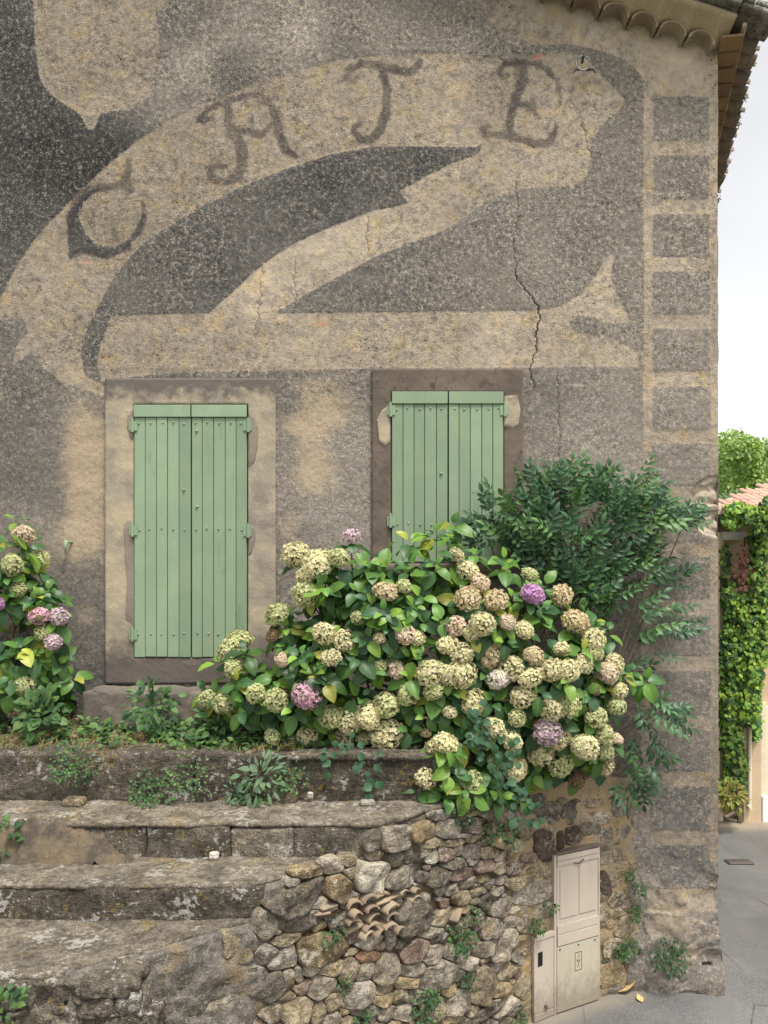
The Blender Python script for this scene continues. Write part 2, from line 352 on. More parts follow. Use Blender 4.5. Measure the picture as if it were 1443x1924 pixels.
def mat_terracotta(name, a, b, g=0.5):
    s = NT(name, 0.15, 0.9)
    n1 = s.noise(7, 4, 0.6); n2 = s.noise(45, 4, 0.6)
    col = s.mix(s.info(), a, b); col = s.mix(s.step(n1, 0.45, 0.7, 0, g), col, (0.13, 0.12, 0.105)); col = s.mix(s.step(n2, 0.55, 0.7, 0, 0.55), col, (0.34, 0.3, 0.25))
    return s.done(col, s.bump(n2, 0.005, 0.8))
M_tile = mat_terracotta('weathered_clay_tile', (0.19, 0.15, 0.12), (0.25, 0.19, 0.145), 0.9)
M_red = mat_terracotta('fired_clay', (0.30, 0.15, 0.095), (0.36, 0.25, 0.14), 0.35)
M_scrap = mat_terracotta('old_tile_scrap', (0.25, 0.18, 0.125), (0.35, 0.285, 0.195), 0.6)
M_soffit = mat_terracotta('soffit_clay', (0.20, 0.12, 0.065), (0.30, 0.19, 0.10), 0.3)
M_pinkroof = mat_terracotta('pink_roof_clay', (0.50, 0.30, 0.23), (0.56, 0.38, 0.30), 0.2)

def mat_wood(name, ca, cb):
    s = NT(name, 0.25, 0.7)
    g = s.noise(14, 6, 0.65, s.mapping((1, 1, 0.07))); n2 = s.noise(3, 4); n3 = s.noise(60, 3, 0.6, s.mapping((1, 1, 0.2)))
    col = s.mix(n2, ca, cb); col = s.mix(s.step(g, 0.52, 0.74, 0, 0.5), col, (0.36, 0.28, 0.22)); col = s.mix(s.step(n3, 0.62, 0.75, 0, 0.5), col, (0.3, 0.24, 0.18))
    sx = s.t.nodes.new('ShaderNodeSeparateXYZ'); s.t.links.new(s.pos, sx.inputs[0]); zz = s.math('ADD', sx.outputs[2], s.math('MULTIPLY', s.noise(12, 5, 0.7), -0.5))
    col = s.mix(s.step(zz, 0.16, -0.22, 0, 0.75), col, (0.20, 0.165, 0.125)); col = s.mix(s.step(s.noise(7, 6, 0.7, s.mapping((1.5, 1.5, 0.35))), 0.56, 0.7, 0, 0.55), col, (0.27, 0.225, 0.175)); col = s.mix(s.step(s.noise(48, 4, 0.7), 0.66, 0.72, 0, 0.7), col, (0.14, 0.11, 0.085))
    return s.done(col, s.bump(g, 0.003, 0.9))
M_wood_pink = mat_wood('faded_pinkish_paint', (0.48, 0.41, 0.335), (0.41, 0.345, 0.28))
M_wood_green = mat_wood('faded_greenish_paint', (0.45, 0.41, 0.31), (0.38, 0.345, 0.265))

def mat_flat(name, col, rough=0.7, metal=0.0, var=0.25, sc=25):
    s = NT(name, 0.3, rough); s.b.inputs['Metallic'].default_value = metal
    n = s.noise(sc, 4, 0.6)
    return s.done(s.mix(n, tuple(c * (1 - var) for c in col), tuple(min(1, c * (1 + var)) for c in col)), s.bump(n, 0.002, 0.5))
M_iron = mat_flat('rusty_iron', (0.10, 0.085, 0.08), 0.6, 0.4)
M_galv = mat_flat('grey_metal', (0.26, 0.26, 0.27), 0.45, 0.6)
M_black = mat_flat('black_glass', (0.012, 0.012, 0.012), 0.3)
M_bark = mat_flat('bark', (0.13, 0.10, 0.07), 0.95, 0, 0.4, 30)
M_dead = mat_flat('dead_brown_leaves', (0.22, 0.10, 0.07), 0.9, 0, 0.5, 20)
M_soil = mat_flat('dry_soil', (0.22, 0.165, 0.105), 0.95, 0, 0.45, 18)
M_leafyellow = mat_flat('dry_yellow_leaf', (0.5, 0.36, 0.16), 0.8, 0, 0.3, 40)

def mat_leaf(name, src='obj', tr=0.22, vein=True, rough=0.42):
    s = NT(name, 0.35, rough)
    base = s.info('Color') if src == 'obj' else s.attr('tint', 'Color')
    n = s.noise(28, 3, 0.6); n2 = s.noise(8, 3, 0.6)
    col = s.mix(s.step(n, 0.4, 0.7, 0, 0.5), base, s.mix(1.0, base, (1.35, 1.22, 0.9), 'MULTIPLY'))
    if vein:
        v = s.attr('vein'); col = s.mix(s.step(v, 0.10, 0.02, 0, 0.5), col, s.mix(1.0, base, (1.9, 1.6, 1.5), 'MULTIPLY'))
    nb = s.bump(n, 0.004, 0.6)
    s.done(col, nb); s.translucent(s.mix(1.0, col, (1.25, 1.45, 0.6), 'MULTIPLY'), tr, None)
    return s.m
M_leaf = mat_leaf('hydrangea_leaf'); M_leaf_s = mat_leaf('hydrangea_leaf_mass', 'tint')
M_elder = mat_leaf('elder_leaf', 'obj', 0.15, False, 0.45); M_weed = mat_leaf('small_leaf_mass', 'tint', 0.25, False, 0.6)

def mat_flower():
    s = NT('petal', 0.1, 0.85)
    base = s.info('Color'); v = s.attr('pv'); n = s.noise(16, 2, 0.5)
    col = s.mix(v, s.mix(1.0, base, (0.84, 0.92, 0.62), 'MULTIPLY'), s.mix(1.0, base, (1.10, 1.03, 0.98), 'MULTIPLY'))
    col = s.mix(s.step(n, 0.48, 0.68, 0, 0.30), col, s.mix(1.0, base, (0.98, 0.80, 0.66), 'MULTIPLY'))
    col = s.mix(s.attr('core'), col, (0.22, 0.21, 0.11))
    s.done(col); s.translucent(col, 0.25)
    return s.m
M_flower = mat_flower()

def mat_street():
    s = NT('asphalt', 0.5, 0.55)
    n1 = s.noise(0.9, 5, 0.6); n2 = s.noise(9, 5, 0.6); n3 = s.noise(130, 3, 0.65); v = s.vor(90)
    col = s.mix(s.step(n1, 0.35, 0.65), (0.085, 0.085, 0.088), (0.125, 0.123, 0.12)); col = s.mix(s.step(n3, 0.52, 0.68, 0, 0.8), col, (0.30, 0.295, 0.28))
    col = s.mix(s.step(n3, 0.47, 0.34, 0, 0.7), col, (0.05, 0.05, 0.052)); col = s.mix(s.step(n2, 0.58, 0.72, 0, 0.4), col, (0.19, 0.17, 0.14))
    crk = s.t.nodes.new('ShaderNodeTexVoronoi'); crk.feature = 'DISTANCE_TO_EDGE'; crk.inputs['Scale'].default_value = 0.9; s.t.links.new(s.pos, crk.inputs['Vector']); col = s.mix(s.math('MULTIPLY', s.step(s.math('ADD', crk.outputs['Distance'], s.math('MULTIPLY', n2, 0.02)), 0.022, 0.012), s.step(n1, 0.5, 0.58, 0, 0.7)), col, (0.045, 0.043, 0.04)); col = s.mix(s.step(s.noise(0.5, 3), 0.5, 0.56, 0, 0.35), col, s.mix(1.0, col, (1.5, 1.5, 1.48), 'MULTIPLY'))
    col = s.mix(s.attr('dusty'), col, s.mix(n2, (0.24, 0.20, 0.14), (0.34, 0.29, 0.22)))
    return s.done(col, s.bump(s.math('ADD', n3, s.math('MULTIPLY', v, 0.5)), 0.006, 0.8))
M_street = mat_street()
M_earth = mat_plain_render('dry_grassland', (0.10, 0.13, 0.05), (0.16, 0.16, 0.07), (0.2, 0.18, 0.1), sc=0.3)
M_hill = mat_plain_render('hill_undergrowth', (0.06, 0.10, 0.035), (0.08, 0.12, 0.04), (0.10, 0.13, 0.05), sc=0.2)

# ------------------------------------------------------------------ generic shapes
def box_arr(x0, x1, y0, y1, z0, z1):
    v = [(x0, y0, z0), (x1, y0, z0), (x1, y1, z0), (x0, y1, z0), (x0, y0, z1), (x1, y0, z1), (x1, y1, z1), (x0, y1, z1)]
    f = [(0, 3, 2, 1), (4, 5, 6, 7), (0, 1, 5, 4), (1, 2, 6, 5), (2, 3, 7, 6), (3, 0, 4, 7)]
    return v, f

class MB:
    def __init__(s): s.v, s.f = [], []
    def add(s, v, f):
        o = len(s.v); s.v += [tuple(p) for p in v]; s.f += [tuple(i + o for i in q) for q in f]
    def box(s, *a): s.add(*box_arr(*a))
    def tube(s, pts, r, seg=6):
        pts = [Vector(p) for p in pts]; rs = r if isinstance(r, (list, tuple)) else [r] * len(pts)
        o = len(s.v)
        for i, p in enumerate(pts):
            d = (pts[min(i + 1, len(pts) - 1)] - pts[max(i - 1, 0)])
            m = frame(d, Vector((0.12, 0.31, 1)) if abs(d.normalized().z) < 0.9 else Vector((1, 0.2, 0)))
            for k in range(seg):
                a = 2 * math.pi * k / seg
                s.v.append(tuple(p + m @ Vector((math.cos(a) * rs[i], 0, math.sin(a) * rs[i]))))
        for i in range(len(pts) - 1):
            for k in range(seg):
                s.f.append((o + i * seg + k, o + i * seg + (k + 1) % seg, o + (i + 1) * seg + (k + 1) % seg, o + (i + 1) * seg + k))
        s.f.append(tuple(o + k for k in range(seg))[::-1]); s.f.append(tuple(o + (len(pts) - 1) * seg + k for k in range(seg)))
    def mesh(s, name, mat=None, smooth=False): return mesh(name, s.v, s.f, mat, smooth)
    def obj(s, name, mat, parent=None, smooth=False, color=None):
        return obj(name, s.mesh(name, mat, smooth), parent, color=color)

def block_mesh(name, L, rad, res, mat, warp=None, amp=0.012, seed=0, nsc=6.0, fine=0.5):
    """rounded block of size L centred on the origin, roughened by noise, carried into place by warp"""
    n = [max(2, int(round(l / res))) for l in L]
    idx, pts, faces = {}, [], []
    def vid(i, j, k):
        key = (i, j, k)
        if key not in idx: idx[key] = len(pts); pts.append((i / n[0] - .5, j / n[1] - .5, k / n[2] - .5))
        return idx[key]
    for i in range(n[0]):
        for j in range(n[1]):
            faces.append((vid(i, j, n[2]), vid(i + 1, j, n[2]), vid(i + 1, j + 1, n[2]), vid(i, j + 1, n[2])))
            faces.append((vid(i, j, 0), vid(i, j + 1, 0), vid(i + 1, j + 1, 0), vid(i + 1, j, 0)))
    for i in range(n[0]):
        for k in range(n[2]):
            faces.append((vid(i, 0, k), vid(i + 1, 0, k), vid(i + 1, 0, k + 1), vid(i, 0, k + 1)))
            faces.append((vid(i, n[1], k), vid(i, n[1], k + 1), vid(i + 1, n[1], k + 1), vid(i + 1, n[1], k)))
    for j in range(n[1]):
        for k in range(n[2]):
            faces.append((vid(0, j, k), vid(0, j, k + 1), vid(0, j + 1, k + 1), vid(0, j + 1, k)))
            faces.append((vid(n[0], j, k), vid(n[0], j + 1, k), vid(n[0], j + 1, k + 1), vid(n[0], j, k + 1)))
    P = np.array(pts) * np.array(L); h = np.array(L) / 2
    q = np.clip(P, -h + rad, h - rad); d = P - q; ln = np.linalg.norm(d, axis=1, keepdims=True); ln[ln == 0] = 1
    nd = d / ln
    P = q + nd * rad
    base = P if warp is None else warp(P)
    P = P + nd * (amp * fbm(base, nsc, 3, seed) + amp * fine * vnoise(base, nsc * 7, seed + 5))[:, None]
    P = P + (fbm(base, 1.3, 2, seed + 9) * amp * 0.7)[:, None] * np.array([0, 0.6, 0.8])
    if warp is not None: P = warp(P)
    return npmesh(name, P, np.array(faces), mat, True)

# ------------------------------------------------------------------ retaining-wall plan (street side, runs diagonally to the house)
PX = np.array([-3.4, -2.2, -1.44, -0.6, 0.3, 0.85, 1.3, 1.94, 2.42]); PY = np.array([-3.95, -3.25, -2.72, -2.13, -1.45, -0.90, -0.50, -0.14, 0.02])
_x = np.linspace(-3.4, 2.42, 800); _y = np.interp(_x, PX, PY)
_k = np.ones(61) / 61; _y = np.convolve(np.pad(_y, 30, mode='reflect', reflect_type='odd'), _k, 'valid')
_s = np.concatenate([[0], np.cumsum(np.hypot(np.diff(_x), np.diff(_y)))])
_px = CX + F * _x / (_y + CD)
def plan(s): return np.interp(s, _s, _x), np.interp(s, _s, _y)
def plan_n(s):
    x0, y0 = plan(s - 0.05); x1, y1 = plan(s + 0.05); tx, ty = x1 - x0, y1 - y0; l = np.hypot(tx, ty)
    return ty / l, -tx / l
def wall_y(x): return np.interp(x, _x, _y)
def wall_x(y): return np.interp(y, _y, _x)
def s_of_px(px): return np.interp(px, _px, _s)
def on_wall(px, py):
    s = s_of_px(px); x, y = plan(s); d = y + CD
    return s, CZ + (HY - py) * d / F, d
def wp(s, z, off=0.0):
    """point on the retaining wall's face, off metres outwards"""
    x, y = plan(s); nx, ny = plan_n(s)
    return np.stack(np.broadcast_arrays(x + nx * off, y + ny * off, z), -1)

Z1, Z2, Z3, Z4, Z5 = 2.487, 2.112, 1.865, 1.633, 1.37
Y1, Y2, Y3, Y4 = -1.20, -1.741, -2.229, -2.93
def wall_top(s):
    x, y = plan(s)
    t = np.where(y < Y4, Z5, np.where(y < Y3, Z4 - 0.02, np.where(y < Y2, Z3 - 0.03, np.where(y < Y1, Z2 - 0.10, 2.32))))
    return np.where(y > Y1, np.interp(x, [0.5, 1.2, 2.42], [2.34, 2.1, 1.98]), t)

# ------------------------------------------------------------------ ground, street, hill
def ground_h(x, y):
    b = 1.08 * smooth(0.85, -2.0, x + 0.15 * (y + 2)) * smooth(0.6, -1.2, y)
    c = np.clip(-(y + 3.2), 0, 3.2) * 0.24 * smooth(4.5, -1.0, x)
    return b + c
gx = np.concatenate([np.linspace(-9, -3, 13), np.linspace(-2.8, 4, 69), np.linspace(4.3, 14, 30)]); gy = np.concatenate([np.linspace(-12, -4, 20), np.linspace(-3.9, 0.6, 46), np.linspace(0.8, 7.0, 24)])
GX, GY = np.meshgrid(gx, gy); GP = np.stack([GX, GY, GX * 0], -1)
GZ = ground_h(GX, GY) + fbm(GP, 0.8, 2, 3) * 0.008
def grid_faces(nr, nc):
    i = np.arange(nr * nc).reshape(nr, nc)
    return np.stack([i[:-1, :-1], i[:-1, 1:], i[1:, 1:], i[1:, :-1]], -1).reshape(-1, 4)
me = npmesh('street', np.stack([GX, GY, GZ], -1).reshape(-1, 3), grid_faces(*GX.shape), M_street, True)
fattr(me, 'dusty', np.clip(smooth(4.55, 4.85, GY + 0.12 * vnoise(GP, 2.5, 3)) + 0.5 * smooth(0.25, 0.0, np.abs(GY - wall_y(GX) + 0.05)) * (GX < 2.4) * smooth(-0.2, 0.2, GX + 3), 0, 1))
tag(obj('street', me), 'grey asphalt village street passing the corner of the old house', None, None, 'structure')
v, f = box_arr(-300, 300, -60, 400, -1.4, -0.35)
tag(obj('ground', mesh('ground', v, f, M_earth)), 'open ground around the village reaching to the horizon', None, None, 'structure')
hx, hy = np.meshgrid(np.linspace(-40, 120, 61), np.linspace(11, 150, 54))
hz = -0.3 + 7.5 * smooth(11, 60, hy) + 14 * smooth(55, 130, hy) + fbm(np.stack([hx, hy, hx * 0], -1), 0.05, 3, 4) * 1.2 * smooth(11, 30, hy)
tag(obj('hill', npmesh('hill', np.stack([hx, hy, hz], -1).reshape(-1, 3), grid_faces(*hx.shape), M_hill, True)), 'green wooded hillside rising behind the village', None, None, 'structure')

# ------------------------------------------------------------------ the house
house = thing('stone_house', (0, 0, 0), 'old rendered gable house with a faded scratched mural and green shutters', 'house')
CORNER = 3.14; SIDE = 0.277
RIDGE_X, RAKE = -3.6, 0.32
def rake_z(x): return 8.87 + RAKE * (CORNER - np.abs(np.asarray(x) - RIDGE_X) - RIDGE_X)

# mural, in photograph pixels on the facade
LIGHT = [
 [(-60,650),(-20,580),(0,560),(30,500),(60,455),(95,415),(130,380),(165,345),(200,310),(260,262),(330,218),(400,187),(470,160),(560,130),(640,112),(720,102),(830,98),(900,104),(960,112),(1010,106),(1045,98),(1100,104),(1125,135),(1150,160),(1176,186),(1165,206),(1130,236),(1112,266),(1110,310),(1100,336),(1075,350),(1020,350),(972,357),(945,365),(915,380),(870,412),(830,435),(760,460),(700,485),(640,518),(580,550),(515,588),(760,586),(1000,583),(1050,575),(1090,553),(1120,518),(1134,490),(1149,474),(1156,480),(1148,520),(1165,560),(1186,600),(1180,609),(1140,607),(1112,594),(1086,592),(1070,606),(1080,625),(1140,628),(1200,660),(1203,690),(1130,688),(1000,690),(850,692),(700,692),(520,696),(330,700),(215,712),(190,716),(182,680),(190,640),(208,592),(300,590),(393,588),(440,545),(500,490),(560,452),(620,425),(700,395),(770,380),(748,358),(800,330),(850,306),(897,288),(910,268),(895,277),(780,275),(700,276),(620,290),(540,315),(480,340),(420,368),(370,395),(310,430),(262,465),(240,488),(215,520),(187,570),(163,620),(152,660),(160,705),(196,724),(196,745),(150,730),(110,712),(80,690),(60,660),(20,690),(-60,720)],
 [(60,-30),(64,60),(66,100),(75,150),(88,172),(115,192),(150,215),(168,246),(178,240),(190,212),(240,206),(262,190),(284,178),(291,160),(270,148),(262,150),(288,140),(299,110),(300,70),(294,22),(310,16),(326,-30)],
 [(860,-30),(900,20),(930,50),(965,75),(1010,85),(1060,80),(1130,95),(1170,110),(1195,130),(1210,150),(1228,165),(1236,182),(1352,182),(1352,-30)],
 [(1208,130),(1229,130),(1228,500),(1226,900),(1223,1300),(1222,1560),(1205,1560),(1208,900),(1210,500)],
 [(1331,60),(1360,60),(1360,1620),(1333,1620),(1336,900)],
]
for a, b in ((265,292),(373,402),(482,510),(590,618),(697,727),(808,833),(913,940),(1020,1046),(1126,1155),(1232,1261),(1343,1373),(1450,1478),(1560,1588),(1668,1712)):
    LIGHT.append([(1215, a), (1345, a), (1345, b), (1215, b)])
DARK = [
 [(0,602),(45,598),(52,622),(30,650),(22,690),(0,690),(-60,690),(-60,602)],
 [(130,488),(150,470),(200,486),(235,470),(262,440),(272,410),(270,398),(265,415),(245,448),(215,466),(180,460),(160,440),(148,410),(158,380),(180,358),(205,352),(175,352),(148,372),(130,400),(128,440)],
]
def poly_sdf(poly, X, Y):
    P = np.array(poly, float); Q = np.roll(P, -1, 0)
    d2 = np.full(X.shape, 1e9); inside = np.zeros(X.shape, bool)
    for (ax, ay), (bx, by) in zip(P, Q):
        ex, ey = bx - ax, by - ay; wx, wy = X - ax, Y - ay
        t = np.clip((wx * ex + wy * ey) / max(ex * ex + ey * ey, 1e-9), 0, 1)
        d2 = np.minimum(d2, (wx - ex * t) ** 2 + (wy - ey * t) ** 2)
        c = (ay > Y) != (by > Y)
        inside ^= c & (X < ex * (Y - ay) / (ey if ey != 0 else 1e-9) + ax)
    d = np.sqrt(d2); return np.where(inside, d, -d)
def line_sdf(pl, X, Y):
    best = np.full(X.shape, -1e3)
    for (ax, ay, wa), (bx, by, wb) in zip(pl[:-1], pl[1:]):
        ex, ey = bx - ax, by - ay; wx, wy = X - ax, Y - ay
        t = np.clip((wx * ex + wy * ey) / max(ex * ex + ey * ey, 1e-9), 0, 1)
        best = np.maximum(best, wa + (wb - wa) * t - np.hypot(wx - ex * t, wy - ey * t))
    return best
STROKES = [
 [(240,300,5),(243,318,7),(232,340,9),(245,356,9)], [(205,352,5),(225,348,8),(240,352,9)],
 [(372,228,5),(385,226,8),(400,222,4)], [(374,226,5),(392,205,6),(425,190,7),(470,178,6),(492,178,5)],
 [(426,192,6),(432,240,10),(446,262,11),(455,285,12),(454,310,11),(445,330,9),(426,342,8),(404,340,8),(394,328,8),(397,316,7),(410,310,5),(420,316,4)],
 [(490,178,6),(510,200,8),(520,225,9),(526,255,9),(536,280,10),(558,294,4)], [(440,240,6),(465,246,8),(490,254,7),(505,238,6),(518,222,5)],
 [(648,148,5),(655,132,7),(680,120,8),(710,122,9),(745,132,9),(772,134,9),(790,116,6)], [(648,148,5),(665,152,6),(672,146,4)],
 [(716,128,7),(727,165,8),(726,205,9),(716,242,9),(698,262,8),(676,262,8),(664,248,6),(668,236,5),(682,232,4)],
 [(936,134,5),(948,120,7),(975,116,6),(1005,119,6),(1030,130,6),(1046,150,5),(1054,178,4),(1052,196,2)], [(936,134,5),(945,146,6),(955,142,4)],
 [(1044,232,3),(1040,256,7),(1026,271,8),(1005,270,8),(975,260,8),(945,254,7),(912,252,7),(906,240,6),(920,238,4)], [(974,196,6),(992,198,7),(1004,206,6),(1006,218,4)], [(1000,186,4),(1006,206,5)],
 [(985,125,8),(978,160,10),(966,195,9),(957,230,8),(960,262,6)],
 [(130,480,5),(160,470,8),(200,476,9),(240,462,7)], [(134,440,7),(132,410,8),(145,378,9),(165,358,9),(205,350,7)], [(268,380,4),(272,410,5),(262,440,6)],
]
DK = [(30,150,62),(330,50,88),(200,320,50),(100,290,52),(30,420,70),(370,120,128),(345,150,120),(480,40,125),(590,60,140),(700,40,118),(850,40,112),(640,90,92),(430,140,82),(920,75,125),(400,500,80),(600,330,74),(800,295,72),(650,380,76),(300,570,90),(700,540,96),(900,500,108),(1100,430,108),(1000,480,118),(1180,300,108),(1160,420,110),
 (1280,220,122),(1280,330,114),(1280,440,108),(1280,550,118),(1280,660,120),(1280,770,122),(1280,880,120),(1280,980,118),(1280,1080,104),(1280,1190,106),(1280,1300,104),(1280,1410,98),(1280,1520,84),(1280,1625,80),(1280,1700,125),(1290,1790,105),(1210,1700,110),(1200,1820,108),(1180,1560,118),
 (40,640,95),(30,760,88),(60,900,92),(150,740,112),(60,1000,112),(150,1200,98),(150,1300,74),(540,720,100),(600,720,112),(640,850,126),(600,950,132),(560,1000,110),(1100,800,128),(1050,740,100),(1150,900,136),(1180,700,118),(1100,1000,118),(180,660,80),(350,702,95),(840,700,95)]
LT = [(185,60,142),(185,120,138),(200,220,152),(100,560,150),(60,640,150),(220,400,135),(350,300,142),(480,220,148),(650,200,150),(800,180,152),(950,200,152),(1100,250,168),(1150,190,176),(1050,320,165),(500,640,158),(300,640,150),(800,640,160),(950,640,172),(600,480,172),(480,550,175),(750,420,170),(850,360,160),(1130,560,172),(1100,650,168),(1150,60,184),(1280,150,184),(1000,50,165),(1218,300,168),(1218,700,160),(1218,1100,150),(1340,500,150),(1340,1000,142),(1280,280,168),(1280,388,168),(1280,500,176),(1280,605,162),(1280,712,168),(1280,820,160),(1280,1030,150),(1280,1140,152),(1280,1250,146),(1280,1360,140),(1280,1465,134),(1280,1575,128),(1280,1690,150),(1340,1500,120)]
def idw(pts, X, Y, p=3.0):
    num = den = 0
    for x, y, val in pts:
        w_ = 1.0 / (((X - x) ** 2 + (Y - y) ** 2) + 900.0) ** (p / 2); num = num + w_ * val; den = den + w_
    return num / den
PATCH = [(160,830,48,80,0.9),(165,950,48,90,0.8),(140,1020,60,60,0.45),(590,880,50,70,0.8),(620,770,60,40,0.75),(560,800,40,25,0.6),(150,1160,35,30,0.5),(1080,1750,30,50,0.0),(585,720,70,30,0.4),(540,1010,30,60,0.45),(1050,880,70,40,0.35),(1000,1000,30,40,0.35),(40,980,40,40,0.35),(1200,1480,30,60,0.4),(1262,1720,60,40,0.55),(1300,1790,30,25,0.5),(130,700,50,30,0.5),(1150,790,60,18,0.18),(1230,1760,30,60,0.25)]
REDS = [(1012,105,16,6,1.0),(1065,300,10,10,0.0),(600,608,18,8,0.7),(160,492,22,4,0.9),(320,605,22,6,0.5),(1245,115,16,18,0.55),(1335,150,22,18,0.5),(1285,145,22,8,0.45),(1060,180,8,14,0.45),(745,130,20,6,0.3),(415,346,12,4,0.7),(575,293,10,5,0.6),(985,200,10,14,0.4)]
STONE = [[(1360,894),(1330,896),(1309,910),(1297,930),(1299,948),(1325,952),(1360,948)],[(1360,960),(1318,962),(1306,972),(1308,990),(1322,1004),(1360,1012)],[(1198,1650),(1212,1668),(1208,1690),(1194,1680)]]

STEP = 0.0135
xs = np.concatenate([[-7.6, -6.0, -5.0, -4.2], np.arange(-3.80, CORNER - 1e-6, STEP), [CORNER]])
zs = np.concatenate([np.arange(-0.06, 9.36, STEP), np.linspace(9.45, 11.4, 12)])
X, Z = np.meshgrid(xs, zs)
PXX = CX + X * F / CD; PYY = HY - (Z - CZ) * F / CD
# signed-distance fields on a coarse pixel grid, then sampled
cxg = np.arange(-120, 1372, 4.0); cyg = np.arange(-60, 1900, 4.0); CGX, CGY = np.meshgrid(cxg, cyg)
def sample(A, px, py):
    u = np.clip((px + 120) / 4.0, 0, len(cxg) - 1.001); v_ = np.clip((py + 60) / 4.0, 0, len(cyg) - 1.001)
    i, j = v_.astype(int), u.astype(int); fy, fx = v_ - i, u - j
    return A[i, j] * (1 - fx) * (1 - fy) + A[i, j + 1] * fx * (1 - fy) + A[i + 1, j] * (1 - fx) * fy + A[i + 1, j + 1] * fx * fy
sdf = np.full(CGX.shape, -1e3)
for p in LIGHT: sdf = np.maximum(sdf, poly_sdf(p, CGX, CGY))
for p in DARK: sdf = np.minimum(sdf, -poly_sdf(p, CGX, CGY))
ldf = np.full(CGX.shape, -1e3)
for p in STROKES: ldf = np.maximum(ldf, line_sdf(p, CGX, CGY))
stf = np.full(CGX.shape, -1e3)
for p in STONE: stf = np.maximum(stf, poly_sdf(p, CGX, CGY))
lum = lambda a: ((np.clip(a, 0, 255) / 255 + 0.055) / 1.055) ** 2.4
dkf = lum(idw(DK, CGX, CGY) * 1.0 + 3); ltf = lum(idw(LT, CGX, CGY) * 0.96)
gs = lambda L_: sum(a * np.exp(-(((CGX - x) / rx) ** 2 + ((CGY - y) / ry) ** 2)) for x, y, rx, ry, a in L_)
spf = 1 - 0.85 * smooth(0, 60, poly_sdf([(930,-30),(985,60),(1060,85),(1150,80),(1225,150),(1240,186),(1352,186),(1352,-30)], CGX, CGY)) - 0.45 * smooth(560, 720, CGY) * (1 - smooth(690, 760, CGY)) * smooth(700, 900, CGX) * (1 - smooth(1150, 1220, CGX)) - 0.5 * smooth(700, 800, CGY) * (CGX < 200) - 0.35 * smooth(700, 760, CGY) * (CGX > 200) - 0.5 * np.exp(-((np.abs((CGX - 560) * 0.49 + (CGY - 490) * 0.87) / 55) ** 2 + ((CGX - 560) / 190) ** 2))
# cracks: grooves made by moving the nearest columns on to the crack
CRACKS = [
 ([(968,338),(974,400),(966,440),(964,470),(971,500)], 0.003, 0.004), ([(971,500),(965,516),(978,532),(990,548),(1001,562),(1012,576)], 0.007, 0.016),
 ([(1012,576),(1014,596),(1010,618),(1007,640),(1009,660),(998,684),(996,694),(1001,712),(1004,732)], 0.019, 0.005),
 ([(1072,190),(1089,212),(1098,248),(1110,292)], 0.002, 0.003), ([(692,405),(688,440),(691,470),(684,492)], 0.003, 0.002), ([(556,478),(552,520),(556,560),(552,590)], 0.002, 0.002),
 ([(492,500),(490,540),(484,600),(478,622)], 0.002, 0.002), ([(1048,700),(1049,770),(1052,820),(1048,880)], 0.003, 0.002), ([(1190,1490),(1186,1540),(1180,1600),(1188,1660)], 0.004, 0.004), ([(236,1045),(238,1090),(233,1150)], 0.0, 0.0)]
Xw = X.copy(); DEPTH = np.zeros_like(X)
for pl, wa, wb in CRACKS:
    pl = np.array(pl, float); zc = CZ + (HY - pl[:, 1]) * CD / F; xc = (pl[:, 0] - CX) * CD / F
    rows = np.where((zs < zc[0]) & (zs > zc[-1]))[0]
    for r_ in rows:
        z = zs[r_]; t = (zc[0] - z) / (zc[0] - zc[-1]); x = np.interp(-z, -zc, xc) + 0.006 * math.sin(z * 61) + 0.005 * math.sin(z * 143) + 0.006 * math.sin(z * 29 + 1)
        w_ = wa + (wb - wa) * t
        i = int(np.argmin(np.abs(X[r_] - x)))
        if 6 < i < len(xs) - 6 and w_ > 0:
            Xw[r_, i] = x; Xw[r_, i - 1] = x - w_ / 2 - 0.001; Xw[r_, i + 1] = x + w_ / 2 + 0.001
            DEPTH[r_, i] = max(DEPTH[r_, i], (0.03 if w_ > 0.004 else 0.006) + w_ * 3)
P3 = np.stack([X, X * 0, Z], -1)
pn = sample(sdf, PXX, PYY) * CD / F
dep = fbm(P3, 1.1, 2, 11) * 0.010 + fbm(P3, 7, 2, 21) * 0.0035 + vnoise(P3, 38, 5) * 0.0016
dep = dep - 0.004 * smooth(-0.015, 0.015, pn)
st = sample(stf, PXX, PYY) * CD / F
dep = dep - 0.035 * smooth(-0.012, 0.02, st) + 0.02 * smooth(0.0, 0.02, st) * fbm(P3, 14, 3, 77)
lowk = smooth(1.75, 0.5, Z) * smooth(1.9, 2.5, X)
dep = dep + lowk * (fbm(P3, 3.2, 3, 31) * 0.035 + 0.03 * np.floor(fbm(P3 + 0.3, 2.1, 2, 8) * 2.2 + 0.5) * 0.5 + 0.03)
dep = dep + 0.05 * smooth(0.35, 0.0, Z) * smooth(2.0, 2.6, X)
# slot at the foot
slot = (np.abs(PXX - 1325) < 9) & (np.abs(PYY - 1808) < 3.2)
dep = np.where(slot, -0.12, dep)
